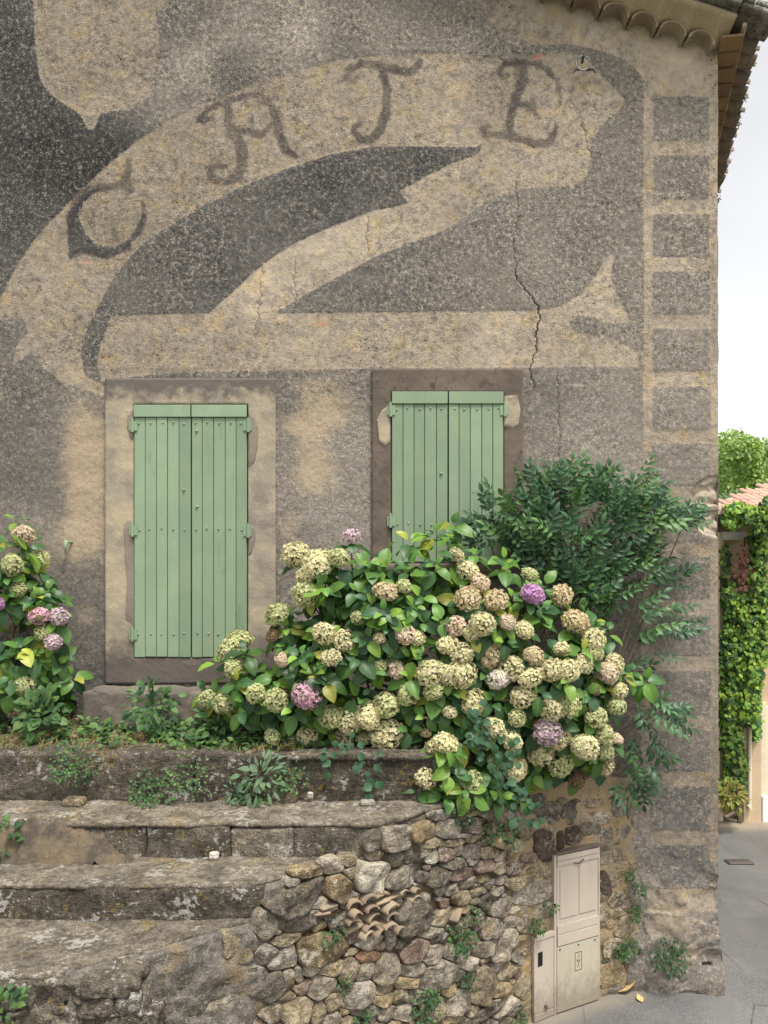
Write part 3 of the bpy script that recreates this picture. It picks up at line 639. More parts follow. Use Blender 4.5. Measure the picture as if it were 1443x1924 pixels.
# window openings sunk behind the shutters
for (a, b, c, d_) in ((255, 464, 764, 1234), (737, 943, 740, 1056)):
    dep = np.where((PXX > a) & (PXX < b) & (PYY > c) & (PYY < d_), -0.11, dep)
Y = -dep + DEPTH
Zw = np.minimum(Z, rake_z(Xw) + 0.03)
edge_col = np.arange(len(xs)) >= len(xs) - 1
Xw[:, -1] += (0.012 * vnoise(np.stack([zs * 0, zs * 0, zs], -1), 3.0, 2) + 0.006 * vnoise(np.stack([zs * 0 + 2, zs * 0, zs], -1), 14, 3)) * (0.6 + 1.5 * smooth(2.2, 0.8, zs)) + 0.02 * smooth(0.4, 0, zs)
Y[:, -1] = Y[:, -1] + 0.012
nr, nc = X.shape
idx = np.arange(nr * nc).reshape(nr, nc)
a_, b_, c_, d_ = idx[:-1, :-1], idx[:-1, 1:], idx[1:, 1:], idx[1:, :-1]
Yf = Y
diag1 = np.abs(Yf[:-1, :-1] - Yf[1:, 1:]) <= np.abs(Yf[:-1, 1:] - Yf[1:, :-1])
t1 = np.where(diag1[..., None], np.stack([a_, b_, c_], -1), np.stack([a_, b_, d_], -1)); t2 = np.where(diag1[..., None], np.stack([a_, c_, d_], -1), np.stack([b_, c_, d_], -1))
tris = np.concatenate([t1.reshape(-1, 3), t2.reshape(-1, 3)])
V = np.stack([Xw, Y, Zw], -1).reshape(-1, 3)
# the wall returning along the lane: the corner column carried back
rs = np.arange(0, nr, 6); rs[-1] = nr - 1
cols = [V.reshape(nr, nc, 3)[rs, -1]]
for t in (0.03, 0.12, 0.5, 1.5, 4.6):
    q = np.stack([np.full(len(rs), CORNER + SIDE * t) + 0.01 * vnoise(np.stack([zs[rs] * 0, zs[rs] * 0 + t, zs[rs]], -1), 5, 6), np.full(len(rs), t), Zw[rs, -1]], -1); cols.append(q)
sv = np.stack(cols, 1).reshape(-1, 3); sf = grid_faces(len(rs), len(cols))
wall_me = npmesh('facade', V, tris, M_facade, True)
fattr(wall_me, 'paint', pn); fattr(wall_me, 'line', (sample(ldf, PXX, PYY) - 0.2) * CD / F); fattr(wall_me, 'dk', sample(dkf, PXX, PYY)); fattr(wall_me, 'lt', sample(ltf, PXX, PYY))
FADE = [(30,150,0),(60,300,0),(200,300,0),(400,500,0.05),(700,350,0),(600,520,0.1),(900,480,0.28),(1100,420,0.38),(1050,220,0.35),(1180,300,0.35),(1280,250,0.15),(1280,600,0.15),(1280,1000,0.16),(1280,1400,0.15),(1280,1620,0.1),(1220,400,0.1),(1220,800,0.1),(1220,1200,0.15),(600,60,0.3),(850,60,0.35),(380,120,0.3),(180,120,0.2),(100,560,0.2),(220,420,0.25),(450,230,0.1),(650,200,0.12),(800,190,0.1),(600,470,0.0),(500,640,0.12),(800,640,0.1),(950,640,0.1),(1120,600,0.12),(60,650,0.3),(60,850,0.3),(600,800,0.35),(1100,800,0.4)]
fattr(wall_me, 'fade', sample(idw(FADE, CGX, CGY), PXX, PYY)); fattr(wall_me, 'spk', np.clip(sample(spf, PXX, PYY), 0.1, 1)); fattr(wall_me, 'patch', sample(gs(PATCH), PXX, PYY)); fattr(wall_me, 'red', sample(gs(REDS), PXX, PYY)); fattr(wall_me, 'stone', st)
obj('facade', wall_me, house)
obj('side_wall', npmesh('side_wall', sv, sf, M_plinth, True), house)
mb = MB()
bx1 = CORNER + SIDE * 4.6
mb.add([(-7.6, 0.02, -0.05), (-7.6, 4.6, -0.05), (-7.6, 4.6, 9.0), (-7.6, 0.02, 9.0)], [(0, 1, 2, 3)])
mb.add([(-7.6, 4.6, -0.05), (bx1, 4.6, -0.05), (bx1, 4.6, 8.4), (RIDGE_X, 4.6, 10.9), (-7.6, 4.6, 9.0)], [(0, 1, 2, 3, 4)])
mb.obj('rear_wall', M_plinth, house)

# window surrounds
def surround(x0, x1, y0, y1, ix0, ix1, iy0, iy1, mat, proud, seed):
    """a band of render round an opening, cut and worn, in facade pixels"""
    n = 0.02
    gx_ = np.unique(np.concatenate([np.arange(0, 1, n * 0.9), [1.0]])); W = (x1 - x0) * CD / F; H = (y1 - y0) * CD / F
    xx = np.linspace(x0, x1, int(W / n) + 1); yy = np.linspace(y0, y1, int(H / n) + 1)
    snap = lambda a, val: a.__setitem__(int(np.argmin(np.abs(a - val))), val)
    [snap(xx, q) for q in (ix0, ix1)]; [snap(yy, q) for q in (iy0, iy1)]
    A, B = np.meshgrid(xx, yy); wx = (A - CX) * CD / F; wz = CZ + (HY - B) * CD / F
    p3 = np.stack([wx, wx * 0, wz], -1)
    yo = -proud + fbm(p3, 5, 3, seed) * 0.004 + vnoise(p3, 30, seed) * 0.0018
    vs = np.stack([wx, yo, wz], -1); v0 = vs.reshape(-1, 3); back = v0.copy(); back[:, 1] = 0.06
    nr_, nc_ = A.shape; ii = np.arange(nr_ * nc_).reshape(nr_, nc_)
    cxm, cym = (A[:-1, :-1] + A[1:, 1:]) / 2, (B[:-1, :-1] + B[1:, 1:]) / 2
    keep = ~((cxm > ix0) & (cxm < ix1) & (cym > iy0) & (cym < iy1))
    fs = np.stack([ii[:-1, :-1], ii[1:, :-1], ii[1:, 1:], ii[:-1, 1:]], -1)[keep]
    from collections import Counter
    e = Counter()
    for q in fs:
        for k in range(4): e[(q[k], q[(k + 1) % 4])] += 1
    o = len(v0); side = [(b, a, a + o, b + o) for (a, b) in e if (b, a) not in e]
    return np.concatenate([v0, back]), np.concatenate([fs, np.array(side)])
v, f = surround(199, 518, 712, 1284, 252, 467, 761, 1236, M_surround, 0.026, 3)
ws = obj('window_surround', npmesh('window_surround', v, f, M_surround, False), house); ws['label'] = 'pale worn plaster band round the tall shutters'
v, f = surround(699, 981, 694, 1085, 734, 946, 737, 1058, M_surround_dark, 0.028, 9)
ws2 = obj('window_surround', npmesh('window_surround', v, f, M_surround_dark, False), house); ws2['label'] = 'dark brown stone band round the short shutters'
# mortar repairs beside the hinges
def daub(pts, y, mat, parent, name='mortar_patch', th=0.008, seed=0):
    P = [at(a, b, y) for a, b in pts]; c = np.mean(P, 0); n = len(P)
    vs = [tuple(p) for p in P] + [tuple(c + (np.array(p) - c) * 0.86 + np.array([0, -th, 0])) for p in P] + [tuple(c + np.array([0, -th * 1.1, 0]))]
    fs = [(i, (i + 1) % n, n + (i + 1) % n, n + i) for i in range(n)] + [(n + i, n + (i + 1) % n, 2 * n) for i in range(n)]
    return obj(name, mesh(name, vs, fs, mat, False), parent)
M_daub = mat_plain_render('grey_mortar', (0.24, 0.205, 0.165), (0.20, 0.17, 0.14), (0.27, 0.23, 0.19), dk_lo=0.64, dk_hi=0.8)
for pts in ([(467,772),(478,780),(485,800),(484,840),(478,870),(467,878)], [(250,768),(240,780),(238,800),(246,824),(250,826)], [(250,980),(240,978),(232,985),(236,1050),(240,1100),(236,1165),(250,1175)], [(467,985),(478,990),(480,1010),(472,1040),(467,1045)]):
    daub(pts, -0.029, M_daub, house)
for pts in ([(947,744),(972,742),(978,770),(974,800),(962,806),(947,800)], [(733,760),(718,770),(708,790),(712,830),(724,838),(733,830)]):
    daub(pts, -0.031, M_surround, house)

# shutters
def shutters(x0, xm, x1, ytop, ybot, rail, hinge_rows, nail_rows, title):
    for side, (a, b) in enumerate(((x0, xm - 0.7), (xm + 0.7, x1))):
        wa, wb = (a - CX) * CD / F, (b - CX) * CD / F; zt, zb = CZ + (HY - ytop) * CD / F, CZ + (HY - ybot) * CD / F; zr = CZ + (HY - rail) * CD / F
        base = bpy.data.objects.new('shutter', None); base.location = ((wa + wb) / 2, -0.012, zb); link(base, house); base['label'] = title
        m_ = MB(); m_.box(wa + 0.002, wb - 0.002, -0.052, -0.03, zr + 0.002, zt)
        o = m_.obj('head_rail', M_green, base); bev(o, 0.004)
        m_ = MB(); m_.box(wa + 0.01, wb - 0.01, -0.008, 0.006, zb + 0.1, zr); m_.obj('back_brace', M_green, base)
        n = 5; ws_ = np.array([1.0, 1.02, 0.98, 1.05, 0.95]); rng.shuffle(ws_); ed = np.concatenate([[0], np.cumsum(ws_)]) / ws_.sum() * (wb - wa) + wa
        for k in range(n):
            m_ = MB(); dy = rng.uniform(-0.003, 0.003)
            m_.box(ed[k] + 0.0025, ed[k + 1] - 0.0025, -0.036 + dy, -0.010, zb + rng.uniform(-0.004, 0.004), zr)
            o = m_.obj('plank', M_green, base); bev(o, 0.005)
        for ry in nail_rows:
            zz = CZ + (HY - ry) * CD / F
            for k in range(n):
                c = ((ed[k] + ed[k + 1]) / 2 + rng.uniform(-0.012, 0.012), -0.036, zz + rng.uniform(-0.008, 0.008))
                m_ = MB(); m_.tube([(c[0], -0.03, c[2]), (c[0], -0.042, c[2]), (c[0], -0.046, c[2])], [0.010, 0.009, 0.004], 8); m_.obj('nail', M_green, base, True)
        hx_ = wa if side == 0 else wb; sg = -1 if side == 0 else 1
        for ry in hinge_rows[side]:
            zz = CZ + (HY - ry) * CD / F
            m_ = MB(); m_.tube([(hx_ + sg * 0.012, -0.05, zz - 0.06), (hx_ + sg * 0.012, -0.05, zz + 0.06)], 0.015, 8)
            m_.tube([(hx_ + sg * 0.012, -0.05, zz + 0.055), (hx_ + sg * 0.012, -0.05, zz + 0.075)], 0.010, 6)
            m_.box(hx_ + sg * 0.012 - (0.03 if sg < 0 else 0.045), hx_ + sg * 0.012 + (0.045 if sg < 0 else 0.03), -0.046, -0.038, zz - 0.045, zz + 0.045)
            m_.obj('hinge', M_green, base)
def bev(o, wdt, seg=2):
    md = o.modifiers.new('bevel', 'BEVEL'); md.width = wdt; md.segments = seg; md.limit_method = 'ANGLE'
    return o
shutters(254, 361, 465.5, 763, 1234, 786, ((802, 997, 1192), (802, 999)), (797, 995, 1190), 'tall sage green plank shutter above the doorstep')
shutters(736, 841.5, 945, 738, 1056, 761, ((773, 980), (773, 980)), (770, 985), 'shorter sage green plank shutter behind the hydrangea')
for (px_, py_) in ((346, 921), (371, 952), (829, 890), (370, 810)):
    c = at(px_, py_, -0.03); m_ = MB(); m_.tube([(c[0], -0.02, c[2]), (c[0], -0.046, c[2]), (c[0], -0.052, c[2])], [0.014, 0.013, 0.006], 8)
    m_.obj('shutter_bolt', M_green, house, True)
# sill of the short window, band under the tall window, doorstep
a = at(700, 1058, 0); b = at(980, 1085, 0)
obj('window_sill', block_mesh('window_sill', (b[0] - a[0] + 0.1, 0.16, 0.11), 0.012, 0.03, M_surround_dark, lambda P: P + np.array([(a[0] + b[0]) / 2, -0.05, (a[2] + b[2]) / 2]), 0.004, 4), house)
a = at(172, 1290, -0.18); b = at(390, 1290, -0.18)
obj('doorstep', block_mesh('doorstep', (b[0] - a[0], 0.46, 0.42), 0.02, 0.03, M_plinth, lambda P: P + np.array([(a[0] + b[0]) / 2, -0.23 + 0.04, 2.86 - 0.21]), 0.010, 6), house)
daub([(176,1296),(205,1300),(228,1303),(226,1318),(210,1322),(200,1312),(190,1320),(180,1308)], -0.40, M_surround, house, 'chipped_patch', 0.012)

# ring with anchor spikes, shutter catch
c = at(1095, 120, -0.08); m_ = MB()
m_.tube([tuple(c + np.array([0.065 * math.cos(t), -0.01, 0.065 * math.sin(t)])) for t in np.linspace(0, 2 * math.pi, 17)], 0.008, 6)
m_.obj('tie_ring', M_galv, house, True)
m_ = MB()
for dx, dz in ((-0.10, -0.10), (0.12, -0.10), (0.0, 0.08)):
    m_.tube([tuple(c + np.array([dx * 0.35, 0.03, dz * 0.35])), tuple(c + np.array([dx * 0.7, -0.03, dz * 0.7])), tuple(c + np.array([dx, -0.02, dz]))], [0.012, 0.012, 0.006], 6)
m_.obj('ring_anchor', M_iron, house)
c = at(126, 1018, -0.06); m_ = MB()
m_.tube([tuple(c + np.array([0.03, 0.09, 0])), tuple(c), tuple(c + np.array([-0.01, -0.015, 0.0]))], 0.012, 6); m_.tube([tuple(c + np.array([0, -0.01, 0.015])), tuple(c + np.array([-0.012, -0.015, -0.05])), tuple(c + np.array([-0.008, -0.012, -0.11]))], [0.02, 0.015, 0.006], 7)
m_.obj('shutter_catch', M_green, house, True)

# ------------------------------------------------------------------ roof edge
def half_pipe(L, r0, r1, th, seg=10, up=True):
    """canal tile along +Y from 0 to L, convex up"""
    v, f = [], []
    for (yy, r) in ((0, r0), (L, r1)):
        for rr in (r, r - th):
            for k in range(seg + 1):
                t = math.pi * k / seg; v.append((rr * math.cos(t), yy, rr * math.sin(t) * (0.82 if up else -0.82)))
    n = seg + 1
    for k in range(seg):
        f.append((k, k + 1, 2 * n + k + 1, 2 * n + k)); f.append((n + k, 3 * n + k, 3 * n + k + 1, n + k + 1))
        f.append((k, n + k, n + k + 1, k + 1)); f.append((2 * n + k, 2 * n + k + 1, 3 * n + k + 1, 3 * n + k))
    f.append((0, 2 * n, 3 * n, n)); f.append((seg, n + seg, 3 * n + seg, 2 * n + seg))
    return v, f
v, f = half_pipe(0.40, 0.118, 0.095, 0.016); tile_me = mesh('roof_tile', v, f, M_tile, False)
v, f = half_pipe(0.16, 0.128, 0.128, 0.02); corn_me = mesh('cornice_tile', v, f, M_scrap, False)
SL = math.atan(RAKE); sx, sz = math.cos(SL), -math.sin(SL)   # down the roof slope, to +x
OH = 0.34
# scalloped row of tiles set in the gable, plaster filling above them
for k, xk in enumerate(np.arange(1.35, 3.12, 0.262)):
    o = obj('cornice_tile', corn_me, house, (xk, -0.145, float(rake_z(xk)) - 0.125)); m3 = Matrix.Rotation(SL, 3, 'Y') @ frame((0, 1, 0.0), (0, 0, 1))
    o.rotation_euler = m3.to_euler()
gxs = np.linspace(1.0, CORNER + 0.03, 150); rows_ = []
for t in np.linspace(0, 1, 9):
    yy = 0.02 - t * OH
    ph = (gxs - 1.35) / 0.262; ar = np.sqrt(np.clip(1 - ((ph - np.round(ph)) * 2 * 0.93) ** 2, 0, 1))
    inner = -0.125 + 0.105 * ar; zz = rake_z(gxs) + np.where(t < 0.42, inner, inner + (0.05 - inner) * np.clip((t - 0.42) / 0.58, 0, 1) ** 0.8)
    zz = zz + 0.008 * vnoise(np.stack([gxs, gxs * 0 + yy, zz], -1), 9, 3)
    rows_.append(np.stack([gxs, np.full_like(gxs, yy), zz], -1))
rows_.append(np.stack([gxs, np.full_like(gxs, 0.02 - OH), rake_z(gxs) + 0.08], -1)); rows_.append(np.stack([gxs, np.full_like(gxs, 0.05), rake_z(gxs) + 0.08], -1))
cv_ = np.stack(rows_); obj('cornice', npmesh('cornice', cv_.reshape(-1, 3), grid_faces(*cv_.shape[:2]), M_cornice, True), house)
# roof deck
def rp(x, y, dz=0.0): return (x, y, float(rake_z(x)) + dz)
m_ = MB()
EX = CORNER + 0.20
y0_, y1_ = -OH + 0.05, 4.9
top = [(RIDGE_X, y0_), (EX + SIDE * y0_, y0_), (EX + SIDE * y1_, y1_), (RIDGE_X, y1_)]
m_.add([rp(x, y, 0.085) for x, y in top] + [rp(x, y, 0.115) for x, y in top], [(0, 1, 2, 3), (7, 6, 5, 4), (0, 4, 5, 1), (1, 5, 6, 2), (2, 6, 7, 3), (3, 7, 4, 0)])
topl = [(-7.9, y0_), (RIDGE_X, y0_), (RIDGE_X, y1_), (-7.9, y1_)]
m_.add([rp(x, y, 0.085) for x, y in topl] + [rp(x, y, 0.115) for x, y in topl], [(0, 1, 2, 3), (7, 6, 5, 4), (0, 4, 5, 1), (1, 5, 6, 2), (2, 6, 7, 3), (3, 7, 4, 0)])
m_.obj('roof_deck', M_tile, house)
# verge slabs on the gable edge
for k, xk in enumerate(np.arange(1.2, 3.45, 0.36)):
    for j in range(2):
        l = 0.37; th = 0.055
        bm_ = block_mesh('verge_tile', (l, 0.30, th), 0.012, 0.04, M_stone, None, 0.004, 30 + k * 2 + j)
        xx = xk + j * 0.13; o = obj('verge_tile', bm_, house, (xx, -OH + 0.10 - 0.02 * (k % 2) - j * 0.0, float(rake_z(xx)) + 0.118 + j * 0.062), color=(0.24, 0.23, 0.22)); o.rotation_euler = (0, SL + 0.03, 0)
# eave tiles along the lane, three courses; soffit tiles under them
eave_dir = Vector((SIDE, 1, 0)).normalized()
down = Vector((sx, 0, sz))
m3 = frame(-down, Vector((-sz, 0, sx)))
for c_i in range(3):
    for k in range(23):
        yk = -OH + 0.09 + k * 0.205 + rng.uniform(-0.02, 0.02)
        xe = EX + SIDE * yk + 0.17 - c_i * 0.33 + rng.uniform(-0.015, 0.015)
        o = obj('roof_tile', tile_me, house, rp(xe, yk, 0.115 + 0.012 * c_i)); o.rotation_euler = (m3 @ Matrix.Rotation(rng.uniform(-.04, .04), 3, 'Z')).to_euler()
v, f = half_pipe(0.40, 0.095, 0.105, 0.014, 8, False); pan_me = mesh('pan_tile', v, f, M_tile, False)
for k in range(23):
    yk = -OH + 0.09 + 0.102 + k * 0.205; xe = EX + SIDE * yk + 0.175 + rng.uniform(-0.02, 0.02)
    o = obj('pan_tile', pan_me, house, rp(xe, yk, 0.17)); o.rotation_euler = m3.to_euler()
sof = mesh('soffit_tile', *box_arr(-0.10, 0.10, -0.098, 0.098, -0.012, 0.012), M_soffit)
for k in range(24):
    yk = -0.12 + k * 0.2; xk = CORNER + SIDE * yk + 0.10
    o = obj('soffit_tile', sof, house, rp(xk, yk, -0.03 + rng.uniform(-0.006, 0.006))); o.rotation_euler = (0, SL * 0.3, -math.atan(SIDE) + rng.uniform(-0.02, 0.02))
m_ = MB(); m_.tube([rp(EX + SIDE * y - 0.005, y, 0.035) for y in np.linspace(-OH + 0.06, 4.6, 12)], 0.022, 5); m_.obj('eave_mortar', M_cornice, house)

# ------------------------------------------------------------------ steps and terrace
steps = thing('stone_steps', (-2.0, -2.0, 1.2), 'broad worn stone steps with lichen climbing to the shuttered house', 'steps')
def step_block(x0, x1, y0, y1, z0, z1, color, rad=0.03, amp=0.014, seed=0, slant=None, name='step_stone', parent=None, res=0.032):
    L = (x1 - x0, y1 - y0, z1 - z0)
    def warp(P):
        u = P[:, 0] / L[0] + 0.5; vv = P[:, 1] / L[1] + 0.5; y = y0 + vv * L[1]
        xr = np.full(len(P), x1) if slant is None else slant(y)
        xl = np.full(len(P), x0)
        return np.stack([xl + u * (xr - xl), y, z0 + (P[:, 2] / L[2] + 0.5) * L[2]], -1)
    return obj(name, block_mesh(name, L, rad, res, M_step, warp, amp, seed, 5.0), parent or steps, color=color)
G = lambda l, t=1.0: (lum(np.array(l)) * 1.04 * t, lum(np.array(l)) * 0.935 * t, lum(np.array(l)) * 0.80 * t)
wx_ = lambda off: (lambda y: wall_x(y) + off)
def pxx(px, y): return (px - CX) * (y + CD) / F
sd_ = 0
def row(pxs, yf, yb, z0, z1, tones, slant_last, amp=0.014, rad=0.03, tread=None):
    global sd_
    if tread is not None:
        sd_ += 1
        step_block(pxx(pxs[0], yf), float(slant_last(np.array(yf))), yf - 0.006, yb, z1 - 0.036, z1, tread, 0.010, amp * 0.7, sd_ + 400, slant_last, 'sky_lit_tread')  # step top toned lighter than its riser, sky light put into the colour
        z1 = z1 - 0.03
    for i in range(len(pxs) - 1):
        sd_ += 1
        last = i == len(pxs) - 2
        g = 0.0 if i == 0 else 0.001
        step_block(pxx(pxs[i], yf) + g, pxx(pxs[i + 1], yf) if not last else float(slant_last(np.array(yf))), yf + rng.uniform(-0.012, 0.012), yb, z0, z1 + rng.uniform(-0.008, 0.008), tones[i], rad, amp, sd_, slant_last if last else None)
row([-160, 365, 880], Y1, Y1 + 0.36, 1.95, Z1, [G(98), G(90)], wx_(-0.10), 0.02, 0.02)
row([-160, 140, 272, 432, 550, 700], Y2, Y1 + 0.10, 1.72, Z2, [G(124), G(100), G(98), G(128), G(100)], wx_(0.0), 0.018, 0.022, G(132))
row([-160, 480], Y3, Y2 + 0.10, 1.45, Z3, [G(90)], wx_(-0.13), 0.010, 0.014, G(126))  # riser darker than its top: mossy front plus shade put into the tone
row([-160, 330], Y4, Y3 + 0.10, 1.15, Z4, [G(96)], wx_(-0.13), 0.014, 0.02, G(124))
step_block(-4.2, pxx(60, -3.55), -3.6, Y4 + 0.1, 0.9, Z5, G(118), 0.04, 0.02, 77)
step_block(pxx(150, Y4), pxx(250, Y4), Y4 - 0.05, Y4 + 0.45, Z4 - 0.14, Z4 - 0.015, G(112), 0.03, 0.02, 92)
# rough stones in the face of the lowest visible riser
for k, (px_, py_, w_, h_) in enumerate([(20,1862,70,50),(85,1872,52,56),(128,1862,46,40),(175,1872,56,54),(235,1880,54,46),(52,1908,66,34),(120,1908,60,36),(190,1918,70,36),(262,1915,54,40),(232,1845,44,24)]):
    c = at(px_, py_, Y4 - 0.02); s_ = F / (Y4 + CD)
    bm_ = block_mesh('riser_stone', (w_ * 1.25 / s_, 0.22, h_ * 1.1 / s_), min(w_, h_) / s_ * 0.2, 0.022, M_step, None, 0.026, 120 + k, 9)
    o = obj('riser_stone', bm_, steps, (c[0], c[1] + 0.105, c[2] - 0.02), G(rng.uniform(95, 125))); o.rotation_euler = (rng.uniform(-.1, .1), rng.uniform(-.25, .25), 0)
# capping ledge at the terrace edge under the hydrangea
a = pxx(545, Y1); step_block(a, 0.48, Y1 - 0.03, Y1 + 0.2, Z1 - 0.05, Z1 - 0.005, G(105), 0.012, 0.008, 55, None, 'capping_slab')
# terrace soil
tx, ty = np.meshgrid(np.linspace(-4.3, 2.5, 120), np.linspace(-1.15, 0.05, 26))
wxl = wall_x(ty) - 0.12; tx = np.minimum(tx, wxl)
tz = Z1 - 0.025 + fbm(np.stack([tx, ty, tx * 0], -1), 3, 3, 5) * 0.02 - 0.42 * smooth(0.4, 1.5, tx) + 0.10 * smooth(-0.9, 0, ty)
tag(obj('terrace_ground', npmesh('terrace_ground', np.stack([tx, ty, tz], -1).reshape(-1, 3), grid_faces(*tx.shape), M_soil, True)), 'strip of dry soil on the terrace along the house wall', None, None, 'structure')

# ------------------------------------------------------------------ retaining wall
rwall = thing('retaining_wall', (0.3, -1.45, 0.2), 'rubble retaining wall of rough stones and tile scraps under the hydrangea', 'stone wall')
ss = np.arange(0.0, _s[-1] + 0.02, 0.025); zz_ = np.linspace(0, 1, 96)
SS, TT = np.meshgrid(ss, zz_)
xs_, ys_ = plan(SS); base_z = -0.1; ZT = wall_top(SS); ZZ = base_z + TT * (ZT - base_z)
pxw = CX + F * xs_ / (ys_ + CD)
mt = smooth(930, 1010, pxw + 26 * vnoise(np.stack([SS, SS * 0, ZZ], -1), 3, 2)) - smooth(560, 470, pxw + 45 * vnoise(np.stack([SS, SS * 0, ZZ], -1), 3, 5))
pw = np.stack([xs_, ys_, ZZ], -1)
off = np.where(mt > 0, -0.045 + 0.04 * mt, -0.045 + 0.055 * -mt) + fbm(pw, 5, 3, 6) * (0.012 + 0.02 * np.clip(-mt, 0, 1)) + fbm(pw, 16, 2, 8) * 0.008
nx_, ny_ = plan_n(SS)
front = np.stack([xs_ + nx_ * off, ys_ + ny_ * off, ZZ], -1)
capb = np.stack([xs_[-1] - nx_[-1] * 0.45, ys_[-1] - ny_[-1] * 0.45, ZZ[-1]], -1)
allr = np.concatenate([front, capb[None]], 0)
me = npmesh('mortar', allr.reshape(-1, 3), grid_faces(allr.shape[0], allr.shape[1]), M_core, True); fattr(me, 'mt', np.concatenate([mt, mt[-1:]], 0)); obj('mortar', me, rwall)

# stones read off the photograph: centre, width, height (pixels), turn, tone
T = dict(g=G(146), d=G(112), w=(0.46, 0.44, 0.38), b=(0.24, 0.19, 0.125), l=G(164), p=(0.25, 0.19, 0.16), v=(0.125, 0.094, 0.084), t=(0.36, 0.29, 0.19), r=(0.30, 0.19, 0.135), m=(0.29, 0.245, 0.18))
ST = [(748,1536,84,28,5,'l'),(697,1543,38,15,4,'m'),(740,1572,64,46,8,'g'),(793,1562,46,34,5,'b'),(698,1644,60,80,4,'w'),(639,1667,52,54,0,'b'),(757,1644,74,32,22,'g'),(744,1615,27,26,5,'d'),(771,1607,27,28,5,'d'),
(558,1690,106,56,24,'d'),(568,1727,86,30,18,'d'),(630,1728,42,44,5,'d'),(607,1782,108,58,3,'b'),(783,1711,78,76,0,'d'),(579,1640,54,16,8,'t'),(502,1652,38,11,12,'l'),(497,1669,46,11,12,'p'),(500,1684,40,14,12,'m'),(553,1658,26,14,0,'w'),(626,1628,36,25,12,'g'),(658,1618,28,18,8,'m'),(657,1642,20,24,0,'m'),
(693,1771,54,22,6,'l'),(690,1797,40,19,6,'r'),(733,1768,20,40,0,'g'),(534,1801,56,36,-4,'l'),(507,1854,104,54,18,'d'),(561,1831,18,28,0,'g'),(621,1821,40,28,14,'t'),(653,1821,38,42,8,'m'),(688,1826,34,32,-20,'g'),(722,1821,50,56,0,'g'),(604,1854,50,40,-18,'l'),(565,1858,30,22,-15,'p'),(674,1867,64,46,-10,'l'),(558,1898,66,46,4,'m'),(597,1903,26,50,4,'m'),(625,1882,36,32,8,'m'),(626,1913,34,28,0,'l'),(686,1900,52,24,4,'g'),(722,1858,36,16,5,'m'),(720,1878,38,20,10,'t'),
(781,1783,48,50,-8,'p'),(772,1821,48,28,10,'g'),(762,1845,46,22,8,'t'),(845,1556,42,32,4,'l'),(829,1530,48,16,8,'g'),(891,1551,50,26,12,'d'),(806,1585,54,15,8,'m'),(855,1582,42,14,10,'m'),(896,1572,44,16,14,'m'),(810,1609,22,22,0,'w'),(836,1606,28,22,8,'p'),(860,1597,18,18,8,'l'),(886,1606,32,34,5,'d'),(919,1600,46,22,12,'m'),(848,1624,42,20,12,'d'),(824,1646,46,40,14,'d'),(866,1640,46,18,14,'p'),(906,1625,40,22,14,'p'),(940,1628,30,18,14,'m'),(971,1630,40,20,16,'p'),(794,1648,24,22,0,'d'),(875,1659,36,18,14,'g'),(904,1652,34,13,12,'t'),(938,1655,26,14,20,'l'),(829,1675,18,16,0,'g'),(866,1686,32,20,14,'m'),(896,1675,28,14,14,'m'),(838,1697,20,14,5,'p'),(874,1707,44,13,14,'t'),
(912,1695,26,34,5,'d'),(942,1706,36,36,0,'g'),(1000,1678,72,46,16,'l'),(926,1741,38,34,0,'l'),(804,1752,46,22,18,'l'),(813,1790,42,32,0,'g'),(859,1785,44,32,6,'l'),(910,1782,38,26,-5,'g'),(949,1774,54,56,0,'l'),(819,1835,64,48,16,'l'),(885,1812,38,26,10,'l'),(906,1851,50,72,10,'m'),(878,1843,30,24,-10,'v'),(841,1856,34,24,12,'t'),(783,1873,46,20,5,'l'),(856,1884,46,54,8,'g'),(820,1894,30,42,4,'m'),(852,1914,58,18,8,'t'),(958,1819,42,34,0,'m'),(938,1858,34,24,10,'t'),(933,1890,32,26,0,'v'),(752,1872,30,26,0,'m'),(760,1905,38,28,5,'l'),(726,1905,34,26,0,'g'),(790,1910,26,24,0,'t'),(800,1690,14,18,0,'g'),
(1022,1588,36,64,-3,'v'),(1053,1579,14,34,0,'v'),(1078,1568,36,34,10,'v'),(1132,1537,32,24,0,'l'),(1138,1576,26,38,0,'g'),(1172,1568,28,34,0,'g'),(1135,1611,22,24,0,'g'),(1138,1662,22,54,38,'v'),(1160,1608,18,28,0,'m'),(1174,1742,36,46,6,'m'),(1149,1830,44,44,12,'t'),(1190,1803,46,44,0,'p'),(1164,1515,28,36,0,'g'),(1185,1520,16,46,0,'d'),(1135,1722,24,46,0,'m'),(1158,1690,30,28,0,'m'),(1160,1780,34,36,0,'m'),(990,1735,44,34,6,'m'),(1030,1520,60,30,5,'d'),(1078,1520,44,34,0,'d'),(985,1560,26,40,0,'m'),(970,1590,30,26,0,'m'),(1018,1635,34,24,15,'m'),(980,1860,30,50,0,'m'),(970,1800,26,40,0,'g'),(985,1905,24,20,0,'m'),(1142,1780,20,40,0,'t'),(1182,1660,22,36,0,'m'),(1180,1700,24,30,0,'p'),
(455,1795,40,26,12,'m'),(478,1840,44,40,0,'g'),(425,1830,54,36,10,'g'),(440,1775,34,44,0,'m'),(395,1850,60,34,8,'d'),(360,1880,70,44,5,'d'),(420,1885,62,40,0,'g'),(310,1890,60,50,0,'d'),(470,1890,44,40,10,'m'),(505,1905,50,30,8,'m'),(455,1730,50,40,20,'d'),(500,1740,44,50,10,'g'),(500,1790,40,40,0,'g'),(350,1840,50,30,12,'d'),(540,1840,30,30,0,'g'),(700,1580,30,34,0,'d'),(660,1575,44,30,6,'d'),(705,1610,30,22,6,'m')]
